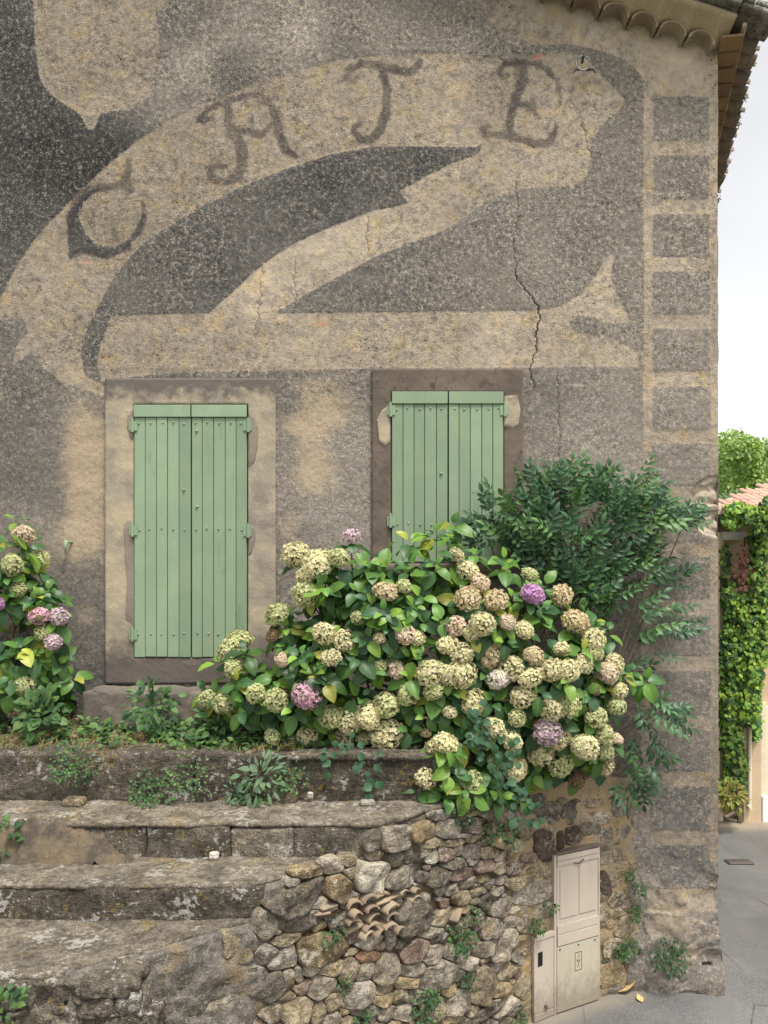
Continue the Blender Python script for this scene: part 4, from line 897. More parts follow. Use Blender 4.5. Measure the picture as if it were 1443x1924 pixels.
DOORS_PX = [(996, 1044, 1740, 1930), (1036, 1124, 1580, 1915)]
def in_door(px, py, m=0): return any(a - m < px < b + m and c - m < py < d + m for a, b, c, d in DOORS_PX)
stones = []
def cx_step(px): return 20.0 / float(s_of_px(px + 10) - s_of_px(px - 10))
for (cx, cy, w_, h_, an, tn) in ST:
    s, z, d = on_wall(cx, cy); ds = (s_of_px(cx + w_ / 2) - s_of_px(cx - w_ / 2)); hh = h_ * d / F
    d2 = on_wall(cx + 10, cy)[2]; lev = ((CZ - z) * F / d - (CZ - z) * F / d2) / 10.0     # rise of a level course in the picture
    tw = math.atan((math.tan(R(an)) - lev) * (d / F) * cx_step(cx)) if an > 0 else 0.0
    stones.append([s, z, ds / 2, hh / 2, tw, T[tn], cx])
# tile scraps stand in this area: no stones there
TILE_AREA = (652, 738, 1690, 1752)
def grow(n, rmin, rmax, seed):
    r_ = np.random.default_rng(seed)
    for _ in range(n):
        px, py = r_.uniform(430, 1200), r_.uniform(1500, 1930)
        if in_door(px, py, 6) or (TILE_AREA[0] < px < TILE_AREA[1] and TILE_AREA[2] < py < TILE_AREA[3]): continue
        if px > 985 and r_.random() < 0.45: continue
        s, z, d = on_wall(px, py)
        if z > float(wall_top(s)) - 0.03 or z < -0.05: continue
        best = 1e9
        for q in stones:
            dx, dz = s - q[0], z - q[1]; ca, sa = math.cos(q[4]), math.sin(q[4]); ex, ez = dx * ca + dz * sa, -dx * sa + dz * ca
            k = math.hypot(ex / q[2], ez / q[3]); best = min(best, (k - 1) * math.hypot(ex, ez) / max(k, 1e-6))
            if best < rmin: break
        if best < rmin: continue
        a = min(best, rmax) * r_.uniform(0.9, 1.25); tn = r_.choice(list('gmlmtdpmm'))
        stones.append([s, z, a * r_.uniform(1.3, 2.3), a * r_.uniform(0.5, 0.85), R(r_.uniform(-7, 7)), T[tn], px])
grow(2500, 0.034, 0.08, 5); grow(900, 0.017, 0.03, 6)
def clip(poly, nx, ny, c):
    out = []
    for (ax, ay), (bx, by) in zip(poly, poly[1:] + poly[:1]):
        da, db = nx * ax + ny * ay - c, nx * bx + ny * by - c
        if da <= 0: out.append((ax, ay))
        if (da < 0) != (db < 0) and da != db:
            t = da / (da - db); out.append((ax + (bx - ax) * t, ay + (by - ay) * t))
    return out
def support(q, dx, dz):
    """half extent of the stone along a direction"""
    ca, sa = math.cos(q[4]), math.sin(q[4]); ex, ez = dx * ca + dz * sa, -dx * sa + dz * ca
    return 1.0 / max(math.hypot(ex / q[2], ez / q[3]), 1e-6)
n_st = 0
for i, q in enumerate(stones):
    r_ = np.random.default_rng(1000 + i)
    ca, sa = math.cos(q[4]), math.sin(q[4]); poly = []
    e = r_.uniform(3.0, 7.0); jit = r_.uniform(0.9, 1.12, 9)
    for k in range(22):
        t = 2 * math.pi * k / 22; c_, s_ = math.cos(t), math.sin(t)
        m = (abs(c_) ** e + abs(s_) ** e) ** (-1 / e) * np.interp(k % 22, np.linspace(0, 22, 9), np.append(jit[:8], jit[0])) * (1.22 if q[6] < 970 else 1.05)
        ex, ez = q[2] * c_ * m, q[3] * s_ * m
        poly.append((q[0] + ex * ca - ez * sa, q[1] + ex * sa + ez * ca))
    for j, p in enumerate(stones):
        if j == i: continue
        dx, dz = p[0] - q[0], p[1] - q[1]; dd = math.hypot(dx, dz)
        if dd > (q[2] + p[2] + q[3] + p[3]) * 1.3 or dd < 1e-4: continue
        dx, dz = dx / dd, dz / dd; a, b = support(q, dx, dz), support(p, dx, dz)
        # bisector whose normal leans along the flat of the pair
        nx = nz = 0.0
        for o_ in (q, p):
            c2, s2 = math.cos(o_[4]), math.sin(o_[4]); ex, ez = (dx * c2 + dz * s2) / o_[2] ** 2, (-dx * s2 + dz * c2) / o_[3] ** 2
            k2 = o_[2] * o_[3]; nx += (ex * c2 - ez * s2) * k2; nz += (ex * s2 + ez * c2) * k2
        nl = math.hypot(nx, nz); nx, nz = nx / nl, nz / nl; t_ = dd * a / (a + b)
        poly = clip(poly, nx, nz, nx * (q[0] + dx * t_) + nz * (q[1] + dz * t_) - 0.003)
        if len(poly) < 3: break
    if len(poly) < 3: continue
    zt = float(wall_top(q[0]))
    if q[1] > zt + 0.05 : continue
    # resample
    P = np.array(poly); per = np.concatenate([[0], np.cumsum(np.hypot(*np.diff(np.vstack([P, P[:1]]), axis=0).T))]); 
    if per[-1] < 0.05: continue
    n = int(np.clip(per[-1] / 0.024, 12, 44)); u = np.linspace(0, per[-1], n, endpoint=False); Pc = np.vstack([P, P[:1]])
    P = np.stack([np.interp(u, per, Pc[:, 0]), np.interp(u, per, Pc[:, 1])], -1)
    for _ in range(1): P = 0.7 * P + 0.15 * (np.roll(P, 1, 0) + np.roll(P, -1, 0))
    c = P.mean(0); size = math.sqrt(q[2] * q[3])
    mtv = float(np.interp(q[6], [470, 560, 930, 1010], [-1, 0, 0, 1]))
    proud = min(size * 0.6, 0.07) * (1 - 0.80 * max(mtv, 0) - 0.55 * max(-mtv, 0)) * r_.uniform(0.8, 1.35)
    rings = [(1.0, -0.09), (1.0, -0.02 if abs(mtv) < 0.5 else -0.015), (0.985, 0.45 * proud), (0.93, 0.80 * proud), (0.78, 0.98 * proud), (0.42, proud)]
    planes = [(r_.normal(0, 0.45, 2), r_.uniform(0.66, 1.0)) for _ in range(5)]
    vs = []
    for sc_, dp in rings:
        rp_ = c + (P - c) * sc_
        dep_ = np.full(n, dp)
        if dp > 0.2 * proud:
            for g_, h0 in planes: dep_ = np.minimum(dep_, proud * h0 + ((rp_ - c) / size) @ g_ * proud * 0.8)
        w3 = wp(rp_[:, 0], rp_[:, 1], 0); nz = (fbm(w3, 13, 3, i % 50) * 0.27 * min(size, 0.09) * (0.15 if dp < 0 else (1 - 0.6 * abs(mtv))))
        vs.append(wp(rp_[:, 0], rp_[:, 1], dep_ + nz))
    vs.append(wp(np.array([c[0]]), np.array([c[1]]), np.array([min(proud, min(proud * h0 for _, h0 in planes))])))
    vs = np.concatenate(vs); fs = []
    for r0 in range(len(rings) - 1):
        for k in range(n): fs.append((r0 * n + k, r0 * n + (k + 1) % n, (r0 + 1) * n + (k + 1) % n, (r0 + 1) * n + k))
    for k in range(n): fs.append(((len(rings) - 1) * n + k, (len(rings) - 1) * n + (k + 1) % n, len(rings) * n))
    cen = vs.mean(0); k_ = r_.uniform(0.85, 1.18)
    o = obj('stone', mesh('stone', vs - cen, fs, M_stone, True), rwall, cen, tuple(x * k_ for x in q[5])); n_st += 1
# scraps of curved and flat tile packed between the stones
v, f = half_pipe(0.16, 0.085, 0.080, 0.018, 8); scrap_me = mesh('tile_scrap', v, f, M_scrap, False)
flat_me = block_mesh('tile_scrap', (0.15, 0.14, 0.024), 0.006, 0.03, M_scrap, None, 0.003, 3)
for k, (px_, py_, w_, cur, an) in enumerate([(612,1700,30,0,8),(640,1690,0,1,10),(662,1697,34,1,14),(686,1686,32,1,14),(712,1690,28,0,16),(656,1712,28,1,12),(690,1705,32,1,14),(722,1700,34,1,18),(660,1726,26,1,12),(690,1722,30,1,16),(728,1714,30,1,18),(690,1738,34,1,16),(722,1732,34,1,16),(676,1754,34,1,20),(706,1748,34,1,16),(734,1742,26,1,14),(736,1680,26,0,20),(745,1672,24,1,24),(765,1672,24,1,20),(603,1712,28,0,6),(618,1706,24,0,6),(660,1742,34,0,14),(712,1674,34,0,-10),(850,1717,26,0,40),(770,1686,24,1,10),(700,1680,24,0,10)]):
    if w_ == 0: continue
    s, z, d = on_wall(px_, py_); p = wp(np.array(s), np.array(z), rng.uniform(-0.10, -0.035) if cur else rng.uniform(-0.03, 0.0)); nx, ny = plan_n(s)
    o = obj('tile_scrap', scrap_me if cur else flat_me, rwall, p); sc_ = w_ / 34.0
    m3 = frame((nx, ny, 0), (0, 0, 1)); o.rotation_euler = (Matrix.Rotation(rng.uniform(-.3, .3), 3, 'Z') @ m3 @ Matrix.Rotation(R(an - 4 + rng.uniform(-14, 12)), 3, 'Y')).to_euler(); o.color = (0.3, 0.24, 0.17, 1); o.scale = (sc_ * (rng.uniform(0.55, 1.0) if cur else 1.0), 1, sc_ * (rng.uniform(0.42, 0.66) if cur else 1.0))

# wooden hatch doors
def hatch(px0, px1, z0, z1, off, name, mat, th=0.03):
    """a flat upright panel between two points of the wall: returns a function u,z,depth -> point"""
    s0, s1 = s_of_px(px0), s_of_px(px1); a = wp(np.array(s0), np.array(0.0), 0.0); b = wp(np.array(s1), np.array(0.0), 0.0); t = (b - a)[:2]; l = np.linalg.norm(t); t = t / l; nrm = np.array([t[1], -t[0]])
    def pt(u, z, dp): q = a[:2] + t * u + nrm * (dp + off); return (q[0], q[1], z)
    return pt, l
def pbox(pt, u0, u1, z0, z1, d0, d1):
    v = [pt(u0, z0, d0), pt(u1, z0, d0), pt(u1, z0, d1), pt(u0, z0, d1), pt(u0, z1, d0), pt(u1, z1, d0), pt(u1, z1, d1), pt(u0, z1, d1)]
    return v, [(0, 1, 2, 3), (4, 7, 6, 5), (0, 4, 5, 1), (1, 5, 6, 2), (2, 6, 7, 3), (3, 7, 4, 0)]
def pobj(name, mat, parent, bevel, *boxes):
    m_ = MB(); [m_.add(*b) for b in boxes]; o = m_.obj(name, mat, parent)
    if bevel: bev(o, bevel)
    return o
def panel_root(name, p, label):
    o = bpy.data.objects.new(name, None); o.location = Vector(p); link(o, rwall); o['label'] = label; return o
pt, l = hatch(1041, 1119, 0, 0, 0.035, '', None)
B = lambda *a: pbox(pt, *a)
up = panel_root('upper_door', pt(l / 2, 0.6, 0), 'faded pinkish upper hatch door with two panels')
zt, zm = 1.405, 0.60
pobj('door_leaf', M_wood_pink, up, 0.003, B(0.004, l - 0.004, zm, zt - 0.10, -0.03, 0.0))
pobj('top_rail', M_wood_pink, up, 0.003, B(0.004, l - 0.004, zt - 0.097, zt - 0.052, -0.03, 0.008), B(0.0, l, zt - 0.048, zt, -0.03, 0.014))
pobj('panel', M_wood_pink, up, 0.004, B(0.035, l / 2 - 0.01, 0.84, zt - 0.13, 0.001, 0.007)); pobj('panel', M_wood_pink, up, 0.004, B(l / 2 + 0.012, l - 0.03, 0.84, zt - 0.13, 0.001, 0.007))
pobj('bottom_rail', M_wood_pink, up, 0.003, B(0.004, l - 0.004, zm + 0.105, zm + 0.185, 0.001, 0.010)); pobj('bottom_rail', M_wood_pink, up, 0.003, B(0.004, l - 0.004, zm + 0.002, zm + 0.10, 0.001, 0.012))
m_ = MB(); m_.tube([pt(l / 2 - 0.05, zt - 0.09, 0.012), pt(l / 2, zt - 0.105, 0.02), pt(l / 2 + 0.06, zt - 0.075, 0.012)], 0.006, 6); m_.obj('latch', M_iron, up)
lo = panel_root('lower_door', pt(l / 2, 0.0, 0), 'pale greenish plain lower hatch door')
pobj('door_leaf', M_wood_green, lo, 0.003, B(0.0, l - 0.002, 0.012, zm - 0.006, -0.03, 0.006))
zc_, uc = 0.42, l * 0.5
pobj('emblem', M_iron, lo, 0, B(uc - 0.04, uc - 0.036, zc_ - 0.08, zc_ + 0.08, 0.006, 0.0085), B(uc + 0.036, uc + 0.04, zc_ - 0.08, zc_ + 0.08, 0.006, 0.0085), B(uc - 0.04, uc + 0.04, zc_ + 0.078, zc_ + 0.082, 0.006, 0.0085), B(uc - 0.04, uc + 0.04, zc_ - 0.082, zc_ - 0.078, 0.006, 0.0085))
m_ = MB(); m_.tube([pt(uc + 0.01, zc_ + 0.06, 0.008), pt(uc - 0.018, zc_ + 0.005, 0.008), pt(uc + 0.016, zc_ + 0.01, 0.008), pt(uc - 0.008, zc_ - 0.055, 0.008)], 0.003, 4); m_.obj('emblem_bolt', M_iron, lo)
for uu in (0.03, l * 0.5, l - 0.05):
    m_ = MB(); m_.tube([pt(uu, zm - 0.03, 0.004), pt(uu, zm - 0.03, 0.014)], 0.007, 6); m_.obj('screw', M_iron, lo)
pobj('hatch_frame', M_wood_pink, rwall, 0.002, B(-0.03, -0.004, 0.0, zt + 0.01, -0.06, 0.004), B(l + 0.003, l + 0.02, 0.0, zt + 0.01, -0.06, 0.0))
pobj('hatch_frame', M_surround_dark, rwall, 0, B(-0.03, l + 0.02, zt + 0.012, zt + 0.03, -0.06, 0.02))
pt, l = hatch(999, 1037, 0, 0, 0.03, '', None)
sm = panel_root('meter_door', pt(l / 2, 0.0, 0), 'narrow pinkish meter door with a dark viewing slot')
B = lambda *a: pbox(pt, *a)
pobj('door_leaf', M_wood_pink, sm, 0.003, B(0.002, l - 0.004, 0.07, 0.70, -0.03, 0.0)); pobj('top_rail', M_wood_pink, sm, 0.003, B(0.0, l, 0.704, 0.745, -0.03, 0.008)); pobj('bottom_rail', M_wood_pink, sm, 0.003, B(0.002, l - 0.004, 0.005, 0.066, -0.03, 0.004))
pobj('viewing_slot', M_black, sm, 0, B(l * 0.18, l * 0.4, 0.48, 0.60, 0.0, 0.004))
m_ = MB(); m_.tube([pt(l * 0.55, 0.11, 0.0), pt(l * 0.55, 0.11, 0.02), pt(l * 0.55, 0.11, 0.03)], [0.014, 0.016, 0.008], 8); m_.obj('knob', M_iron, sm, True)

# ------------------------------------------------------------------ leaves and flowers
def leaf_arrays(L, W, fold, droop, nseg=6, serr=0.0, seed=0, tipw=0.75):
    r_ = np.random.default_rng(seed); v, f, ve = [], [], []
    for i in range(nseg + 1):
        t = i / nseg; wd = W / 2 * (math.sin(math.pi * min(t ** 0.82, 1.0)) ** tipw if 0 < t < 1 else 0) * (1 + serr * r_.uniform(-1, 1))
        yy = L * t * math.cos(droop * t * 0.7); zz = -L * t * math.sin(droop * t * 0.7)
        for k, sgn in ((0, -1.0), (1, -0.5), (2, 0), (3, 0.5), (4, 1.0)):
            v.append((sgn * wd, yy, zz + abs(sgn) * wd * fold + (0.012 * L * math.sin(t * 17 + sgn * 3) if abs(sgn) == 1 else 0))); ve.append(abs(sgn) + 0.0)
    for i in range(nseg):
        for k in range(4): f.append((i * 5 + k, i * 5 + k + 1, i * 5 + k + 6, i * 5 + k + 5))
    return np.array(v), np.array(f), np.array(ve)
HL = [leaf_arrays(1.0, rng.uniform(0.56, 0.68), rng.uniform(0.12, 0.38), rng.uniform(0.2, 0.8), 6, 0.06, k) for k in range(7)]
HLM = []
for v, f, ve in HL:
    me = npmesh('leaf', v, f, M_leaf, True); fattr(me, 'vein', ve); HLM.append(me)

def head_mesh(seed, n=120, ragged=0.35):
    r_ = np.random.default_rng(seed); v, f, pv, core = [], [], [], []
    ga = math.pi * (3 - math.sqrt(5))
    lump = r_.normal(0, 1, (7, 3)); lump /= np.linalg.norm(lump, axis=1, keepdims=True); la = r_.uniform(-0.24, 0.22, 7)
    for i in range(n):
        z = 1 - 1.72 * (i + 0.5) / n; rr = math.sqrt(max(0, 1 - z * z)); t = ga * i + r_.uniform(-.2, .2)
        nrm = np.array([rr * math.cos(t), rr * math.sin(t), z]) + r_.normal(0, 0.07, 3); nrm /= np.linalg.norm(nrm)
        rad = 0.5 * (1 + float(np.sum(la * np.clip(lump @ nrm, 0, 1) ** 2))) * r_.uniform(0.88, 1.08)
        c = nrm * rad * np.array([1, 1, 0.88])
        up_ = nrm + r_.normal(0, ragged, 3); m3 = frame(np.cross(up_, r_.normal(0, 1, 3)), up_); m3 = np.array(m3)
        s = r_.uniform(0.050, 0.086); cup = r_.uniform(0.15, 0.6); val = r_.random()
        for k in range(4):
            a = math.pi / 2 * k; ca, sa = math.cos(a), math.sin(a); o = len(v)
            for (x, y, z_) in ((0, 0.05, 0), (-0.5, 0.55, 0.5), (-0.22, 1.0, 0.75), (0.22, 1.0, 0.75), (0.5, 0.55, 0.5)):
                q = np.array([x * ca - y * sa, x * sa + y * ca, z_ * cup]) * s
                v.append(c + m3 @ q); pv.append(np.clip(val + r_.uniform(-.15, .15), 0, 1)); core.append(0)
            f += [(o, o + 1, o + 2), (o, o + 2, o + 3), (o, o + 3, o + 4)]
    o = len(v)
    for i in range(7):
        for k in range(8):
            th = math.pi * i / 6; v.append(np.array([math.sin(th) * math.cos(k * math.pi / 4), math.sin(th) * math.sin(k * math.pi / 4), math.cos(th) * 0.88]) * 0.40); pv.append(0.2); core.append(1)
    for i in range(6):
        for k in range(8):
            a, b, c_, d = o + i * 8 + k, o + i * 8 + (k + 1) % 8, o + (i + 1) * 8 + (k + 1) % 8, o + (i + 1) * 8 + k; f += [(a, d, c_), (a, c_, b)]
    me = npmesh('flower_head', np.array(v), np.array(f), M_flower, False); fattr(me, 'pv', pv); fattr(me, 'core', core)
    return me
HEADS = [head_mesh(50 + k, 320, 0.30 + 0.06 * (k % 4)) for k in range(8)]
FCOL = dict(g=(0.55, 0.57, 0.36), c=(0.73, 0.68, 0.50), b=(0.66, 0.55, 0.42), k=(0.74, 0.60, 0.55), p=(0.74, 0.47, 0.66), v=(0.54, 0.30, 0.63), l=(0.68, 0.53, 0.70), w=(0.70, 0.64, 0.66), d=(0.26, 0.18, 0.13))
LEAFC = [(0.060, 0.135, 0.032), (0.085, 0.175, 0.034), (0.13, 0.23, 0.036), (0.036, 0.088, 0.03), (0.045, 0.105, 0.036), (0.25, 0.27, 0.045), (0.030, 0.078, 0.034)]
LEAFW = np.array([0.24, 0.2, 0.13, 0.17, 0.14, 0.04, 0.08])
def leafcol(r_, bright=1.0):
    c = LEAFC[r_.choice(7, p=LEAFW)]; k = r_.uniform(0.8, 1.2) * bright; return (c[0] * k, c[1] * k, c[2] * k)

class Foliage:
    """joined leaves with one colour each"""
    def __init__(s): s.v, s.f, s.t, s.e, s.n = [], [], [], [], 0
    def add(s, v, f, col, ve=None):
        s.v.append(v); s.f.append(np.asarray(f) + s.n); s.n += len(v); s.t.append(np.tile(np.array([*col, 1.0]), (len(v), 1))); s.e.append(ve if ve is not None else np.ones(len(v)))
    def obj(s, name, mat, parent=None, kind='stuff'):
        me = npmesh(name, np.concatenate(s.v), np.concatenate(s.f), mat, True)
        a = me.color_attributes.new('tint', 'FLOAT_COLOR', 'POINT'); a.data.foreach_set('color', np.concatenate(s.t).astype(np.float32).ravel()); fattr(me, 'vein', np.concatenate(s.e))
        return obj(name, me, parent, kind=kind)

def bush(name, label, cat, base, sil, y_edge, bulge, edge_px, flowers, n_shoots, n_fill, extra, seed, leafsize, lean):
    r_ = np.random.default_rng(seed)
    root = thing(name, base, label, cat)
    sil = np.array(sil, float)
    def depth(px, py):
        e = np.clip(poly_sdf(sil, np.array(px, float), np.array(py, float)) / edge_px, 0, 1)
        y = y_edge - bulge * np.sqrt(np.clip(1 - (1 - e) ** 2, 0, 1)) + 0.07 * math.sin(px * 0.031 + 1) * math.cos(py * 0.027)
        return lean(px, py, float(y))
    def surf(px, py): return at(px, py, depth(px, py))
    def normal(px, py):
        a, b = surf(px + 10, py) - surf(px - 10, py), surf(px, py + 10) - surf(px, py - 10); n = np.cross(b, a); n /= np.linalg.norm(n)
        if n[1] > 0: n = -n
        n = n * 0.8 + np.array([0, -0.35, 0.6]); return n / np.linalg.norm(n)
    leaves = []   # (matrix3, location, size, variant, colour, rank)
    def rosette(p, n, sizes, rank, bright, spread=1.0):
        t0 = r_.uniform(0, math.pi); n = Vector(n)
        u = n.cross(Vector((0.21, 0.13, 1))).normalized(); w_ = n.cross(u)
        for lev, sz in enumerate(sizes):
            for k in range(2):
                a = t0 + lev * math.pi / 2 + k * math.pi + r_.uniform(-.35, .35)
                el = R([48, 22, 2, -12][min(lev, 3)] * spread + r_.uniform(-14, 14))
                tdir = (u * math.cos(a) + w_ * math.sin(a)); d = tdir * math.cos(el) + n * math.sin(el) + Vector((0, 0, -0.25 if lev else 0.05))
                m3 = frame(d, n * math.cos(el) - tdir * math.sin(el) + Vector((0, -0.15, 0.45)))
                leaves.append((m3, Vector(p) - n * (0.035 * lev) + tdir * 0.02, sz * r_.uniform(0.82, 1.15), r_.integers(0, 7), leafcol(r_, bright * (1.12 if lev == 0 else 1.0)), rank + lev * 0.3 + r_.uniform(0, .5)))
    stems = MB()
    core = np.array(base) + np.array([0, 0, 0.15])
    for (fx, fy, dia, tn) in flowers:
        n = normal(fx, fy); p = surf(fx, fy); s_px = F / (p[1] + CD); D = dia / s_px * r_.uniform(0.92, 1.12)
        p = p - n * D * 0.2 + (n * 0.07 if tn in 'vplw' else 0)
        me = HEADS[r_.integers(0, 8)]
        c = FCOL[tn]; k = r_.uniform(0.88, 1.1); o = obj('flower_head', me, root, p, tuple(x * k for x in c))
        m3 = frame(np.cross(n, r_.normal(0, 1, 3)), Vector(n) + Vector(r_.normal(0, 0.18, 3))); o.rotation_euler = m3.to_euler(); o.scale = (D * r_.uniform(0.92, 1.1), D * r_.uniform(0.92, 1.1), D * r_.uniform(0.8, 1.04)) if tn not in 'vpl' else (D * 1.05, D * 1.05, D)
        if tn in 'vpl': o['label'] = dict(v='violet flower head', p='fresh pink flower head', l='pale lilac flower head')[tn]
        rosette(p - n * D * 0.40, n, [leafsize * 0.85, leafsize * 1.0], 0.5, 1.0, 0.2)
        q = p - n * D * 0.4; stems.tube([q, q - n * 0.25 - np.array([0, -0.05, 0.08]), (q + core) / 2 + r_.normal(0, 0.08, 3)], [0.005, 0.007, 0.009], 5)
    lo_, hi_ = sil.min(0), sil.max(0); k = 0
    F2 = np.array([(a, b, d) for a, b, d, _ in flowers], float)
    while k < n_shoots:
        px, py = r_.uniform(lo_[0], hi_[0]), r_.uniform(lo_[1], hi_[1]); sd_v = float(poly_sdf(sil, np.array(px), np.array(py)))
        if sd_v < 3: continue
        dist = np.hypot(F2[:, 0] - px, F2[:, 1] - py) - F2[:, 2] * 0.42
        inset = r_.uniform(0.0, 0.10) if dist.min() > 4 else r_.uniform(0.10, 0.26)
        if dist.min() < 0 and r_.random() < 0.6: continue
        n = normal(px, py); p = surf(px, py) - n * inset; k += 1
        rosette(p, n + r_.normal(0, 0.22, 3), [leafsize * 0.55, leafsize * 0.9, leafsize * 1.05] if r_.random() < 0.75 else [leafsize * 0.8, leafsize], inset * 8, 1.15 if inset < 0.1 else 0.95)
    for (px, py, sz, br) in extra:
        n = normal(px, py); rosette(surf(px, py), n + r_.normal(0, 0.1, 3), [sz * 0.6, sz * 0.95, sz * 1.1], -1.0, br)
    while n_fill > 0:
        px, py = r_.uniform(lo_[0], hi_[0]), r_.uniform(lo_[1], hi_[1])
        if float(poly_sdf(sil, np.array(px), np.array(py))) < 12: continue
        n = normal(px, py); p = surf(px, py) - n * r_.uniform(0.18, 0.5) ; n_fill -= 1
        if p[1] > -0.03: p[1] = -0.03 - r_.uniform(0, 0.1)
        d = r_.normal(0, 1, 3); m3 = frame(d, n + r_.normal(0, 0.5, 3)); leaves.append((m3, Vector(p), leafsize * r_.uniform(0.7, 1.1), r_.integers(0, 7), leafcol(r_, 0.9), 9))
    leaves.sort(key=lambda q: q[5])
    fo = Foliage()
    for i, (m3, p, sz, vi, col, rk) in enumerate(leaves):
        if i < 300:
            o = obj('leaf', HLM[vi], root, p, col); o.rotation_euler = m3.to_euler(); o.scale = (sz, sz, sz)
        else:
            v, f, ve = HL[vi]; fo.add(v @ (np.array(m3) * sz).T + np.array(p) - np.array(base), f, col, ve)
    if fo.v:
        o = fo.obj('foliage', M_leaf_s, root); o.location = (0, 0, 0)
    for k in range(22):
        px, py = r_.uniform(lo_[0] + 60, hi_[0] - 60), r_.uniform(lo_[1] + 60, hi_[1] - 60)
        if float(poly_sdf(sil, np.array(px), np.array(py))) < 20: continue
        p = surf(px, py) - normal(px, py) * 0.25; g = np.array([base[0] + (p[0] - base[0]) * 0.6, min(base[1] + 0.1, -0.1), base[2]])
        stems.tube([g, (g + p) / 2 + r_.normal(0, 0.05, 3), p], [0.014, 0.011, 0.008], 5)
    stems.obj('stem', M_bark, root)
    return root

SIL_R = [(375,1330),(365,1290),(392,1240),(420,1195),(488,1182),(490,1140),(520,1095),(522,1030),(560,1018),(640,1002),(720,990),(830,985),(900,1030),(980,1050),(1050,1090),(1100,1130),(1140,1170),(1190,1240),(1192,1300),(1180,1380),(1170,1450),(1100,1480),(1010,1490),(950,1510),(880,1500),(800,1482),(750,1440),(640,1432),(480,1428),(400,1370)]
FL_R = [(556,1034,46,'c'),(598,1050,50,'c'),(638,1042,36,'g'),(570,1074,40,'c'),(571,1108,50,'g'),(660,1016,32,'l'),(513,1150,45,'g'),(511,1190,30,'d'),(609,1184,40,'c'),(646,1200,44,'c'),(620,1232,34,'c'),(527,1237,32,'k'),(726,1105,48,'b'),(759,1097,32,'g'),(672,1158,28,'g'),(762,1186,40,'k'),(787,1195,30,'c'),(713,1196,26,'b'),(856,1173,34,'k'),(841,1205,40,'c'),(579,1308,50,'p'),(519,1313,42,'g'),(480,1302,38,'g'),(496,1411,36,'k'),(509,1387,30,'g'),(547,1403,42,'c'),(579,1382,34,'c'),(589,1408,44,'c'),(620,1345,40,'g'),(651,1356,50,'c'),(691,1345,48,'c'),(643,1392,40,'c'),(683,1390,32,'g'),(722,1379,56,'c'),(680,1413,40,'c'),(720,1424,40,'g'),(728,1319,48,'g'),(764,1298,50,'g'),(746,1255,36,'k'),(712,1248,24,'g'),(805,1258,50,'c'),(843,1261,50,'c'),(815,1292,38,'g'),(846,1337,30,'c'),(783,1413,30,'w'),(815,1403,50,'c'),(843,1392,40,'c'),(801,1374,24,'b'),(799,1460,44,'c'),
(425,1215,50,'g'),(448,1195,40,'g'),(415,1318,46,'g'),(384,1312,38,'g'),(432,1250,40,'g'),
(860,1038,32,'c'),(885,1064,44,'c'),(903,1090,36,'k'),(881,1116,42,'b'),(933,1122,42,'b'),(999,1122,40,'v'),(1057,1113,44,'b'),(999,1073,32,'g'),(1087,1160,46,'b'),(1119,1198,44,'c'),(1122,1221,36,'g'),(956,1166,38,'k'),(990,1180,38,'c'),(905,1166,42,'c'),(884,1186,36,'c'),(1058,1217,35,'c'),(1003,1227,42,'b'),(1041,1256,40,'c'),(1070,1256,38,'c'),(1096,1244,38,'c'),(927,1230,50,'b'),(962,1253,42,'c'),(869,1224,42,'c'),(869,1259,48,'c'),(937,1279,46,'w'),(980,1303,48,'c'),(994,1268,40,'c'),(891,1314,52,'c'),(1070,1323,44,'g'),(1038,1329,42,'c'),(1160,1242,38,'c'),(1147,1259,42,'k'),(1166,1294,36,'c'),(1164,1323,34,'g'),(1121,1294,24,'d'),(1124,1341,40,'g'),(930,1361,44,'c'),(971,1346,30,'g'),(968,1390,50,'c'),(1025,1374,42,'l'),(1018,1413,50,'c'),(1055,1390,42,'c'),(1058,1439,46,'g'),(1099,1402,50,'c'),(1143,1378,40,'g'),(1143,1413,40,'g'),(1140,1442,34,'b'),(1163,1387,22,'k'),(971,1445,46,'c'),(889,1463,50,'g'),(1087,1466,28,'d'),(846,1390,32,'g'),(930,1431,24,'g')]
def lean_r(px, py, y):
    for _ in range(3):
        x = (px - CX) * (y + CD) / F
        if py > 1380: y = min(y, wall_y(np.clip(x, -3, 2.4)) - 0.16 * smooth(1380, 1440, py) if x > 0.3 else y)
        if x < 0.4: y = max(y, -1.22)
    return min(y, -0.12)
bush('hydrangea_bush', 'large hydrangea bush with cream and pink flower heads spilling over the wall', 'hydrangea', (0.3, -0.55, 2.35), SIL_R, -0.42, 0.72, 150, FL_R, 130, 1100,
     [(1212,1278,0.20,1.5),(1190,1262,0.16,1.4),(940,1495,0.19,1.25),(925,1480,0.18,1.3),(875,1480,0.16,0.9),(675,1235,0.22,1.05),(700,1255,0.2,1.1),(850,985,0.20,1.0),(815,1000,0.2,1.0),(770,1015,0.2,1.1),(950,1065,0.20,1.1),(1145,1185,0.16,1.2),(460,1220,0.19,0.8),(590,1265,0.2,0.75),(610,1280,0.18,0.7),(560,1270,0.18,0.75),(1000,1455,0.13,1.1),(770,1370,0.16,1.0),(800,1345,0.14,1.3),(690,1200,0.16,1.0),(1105,1110,0.12,1.0),(560,1230,0.15,1.5),(720,1150,0.15,1.3),(830,1165,0.15,1.4)], 41, 0.175, lean_r)
SIL_L = [(-140,1010),(-60,985),(0,972),(60,985),(92,1040),(112,1090),(132,1150),(148,1230),(160,1280),(140,1325),(60,1352),(-140,1365)]
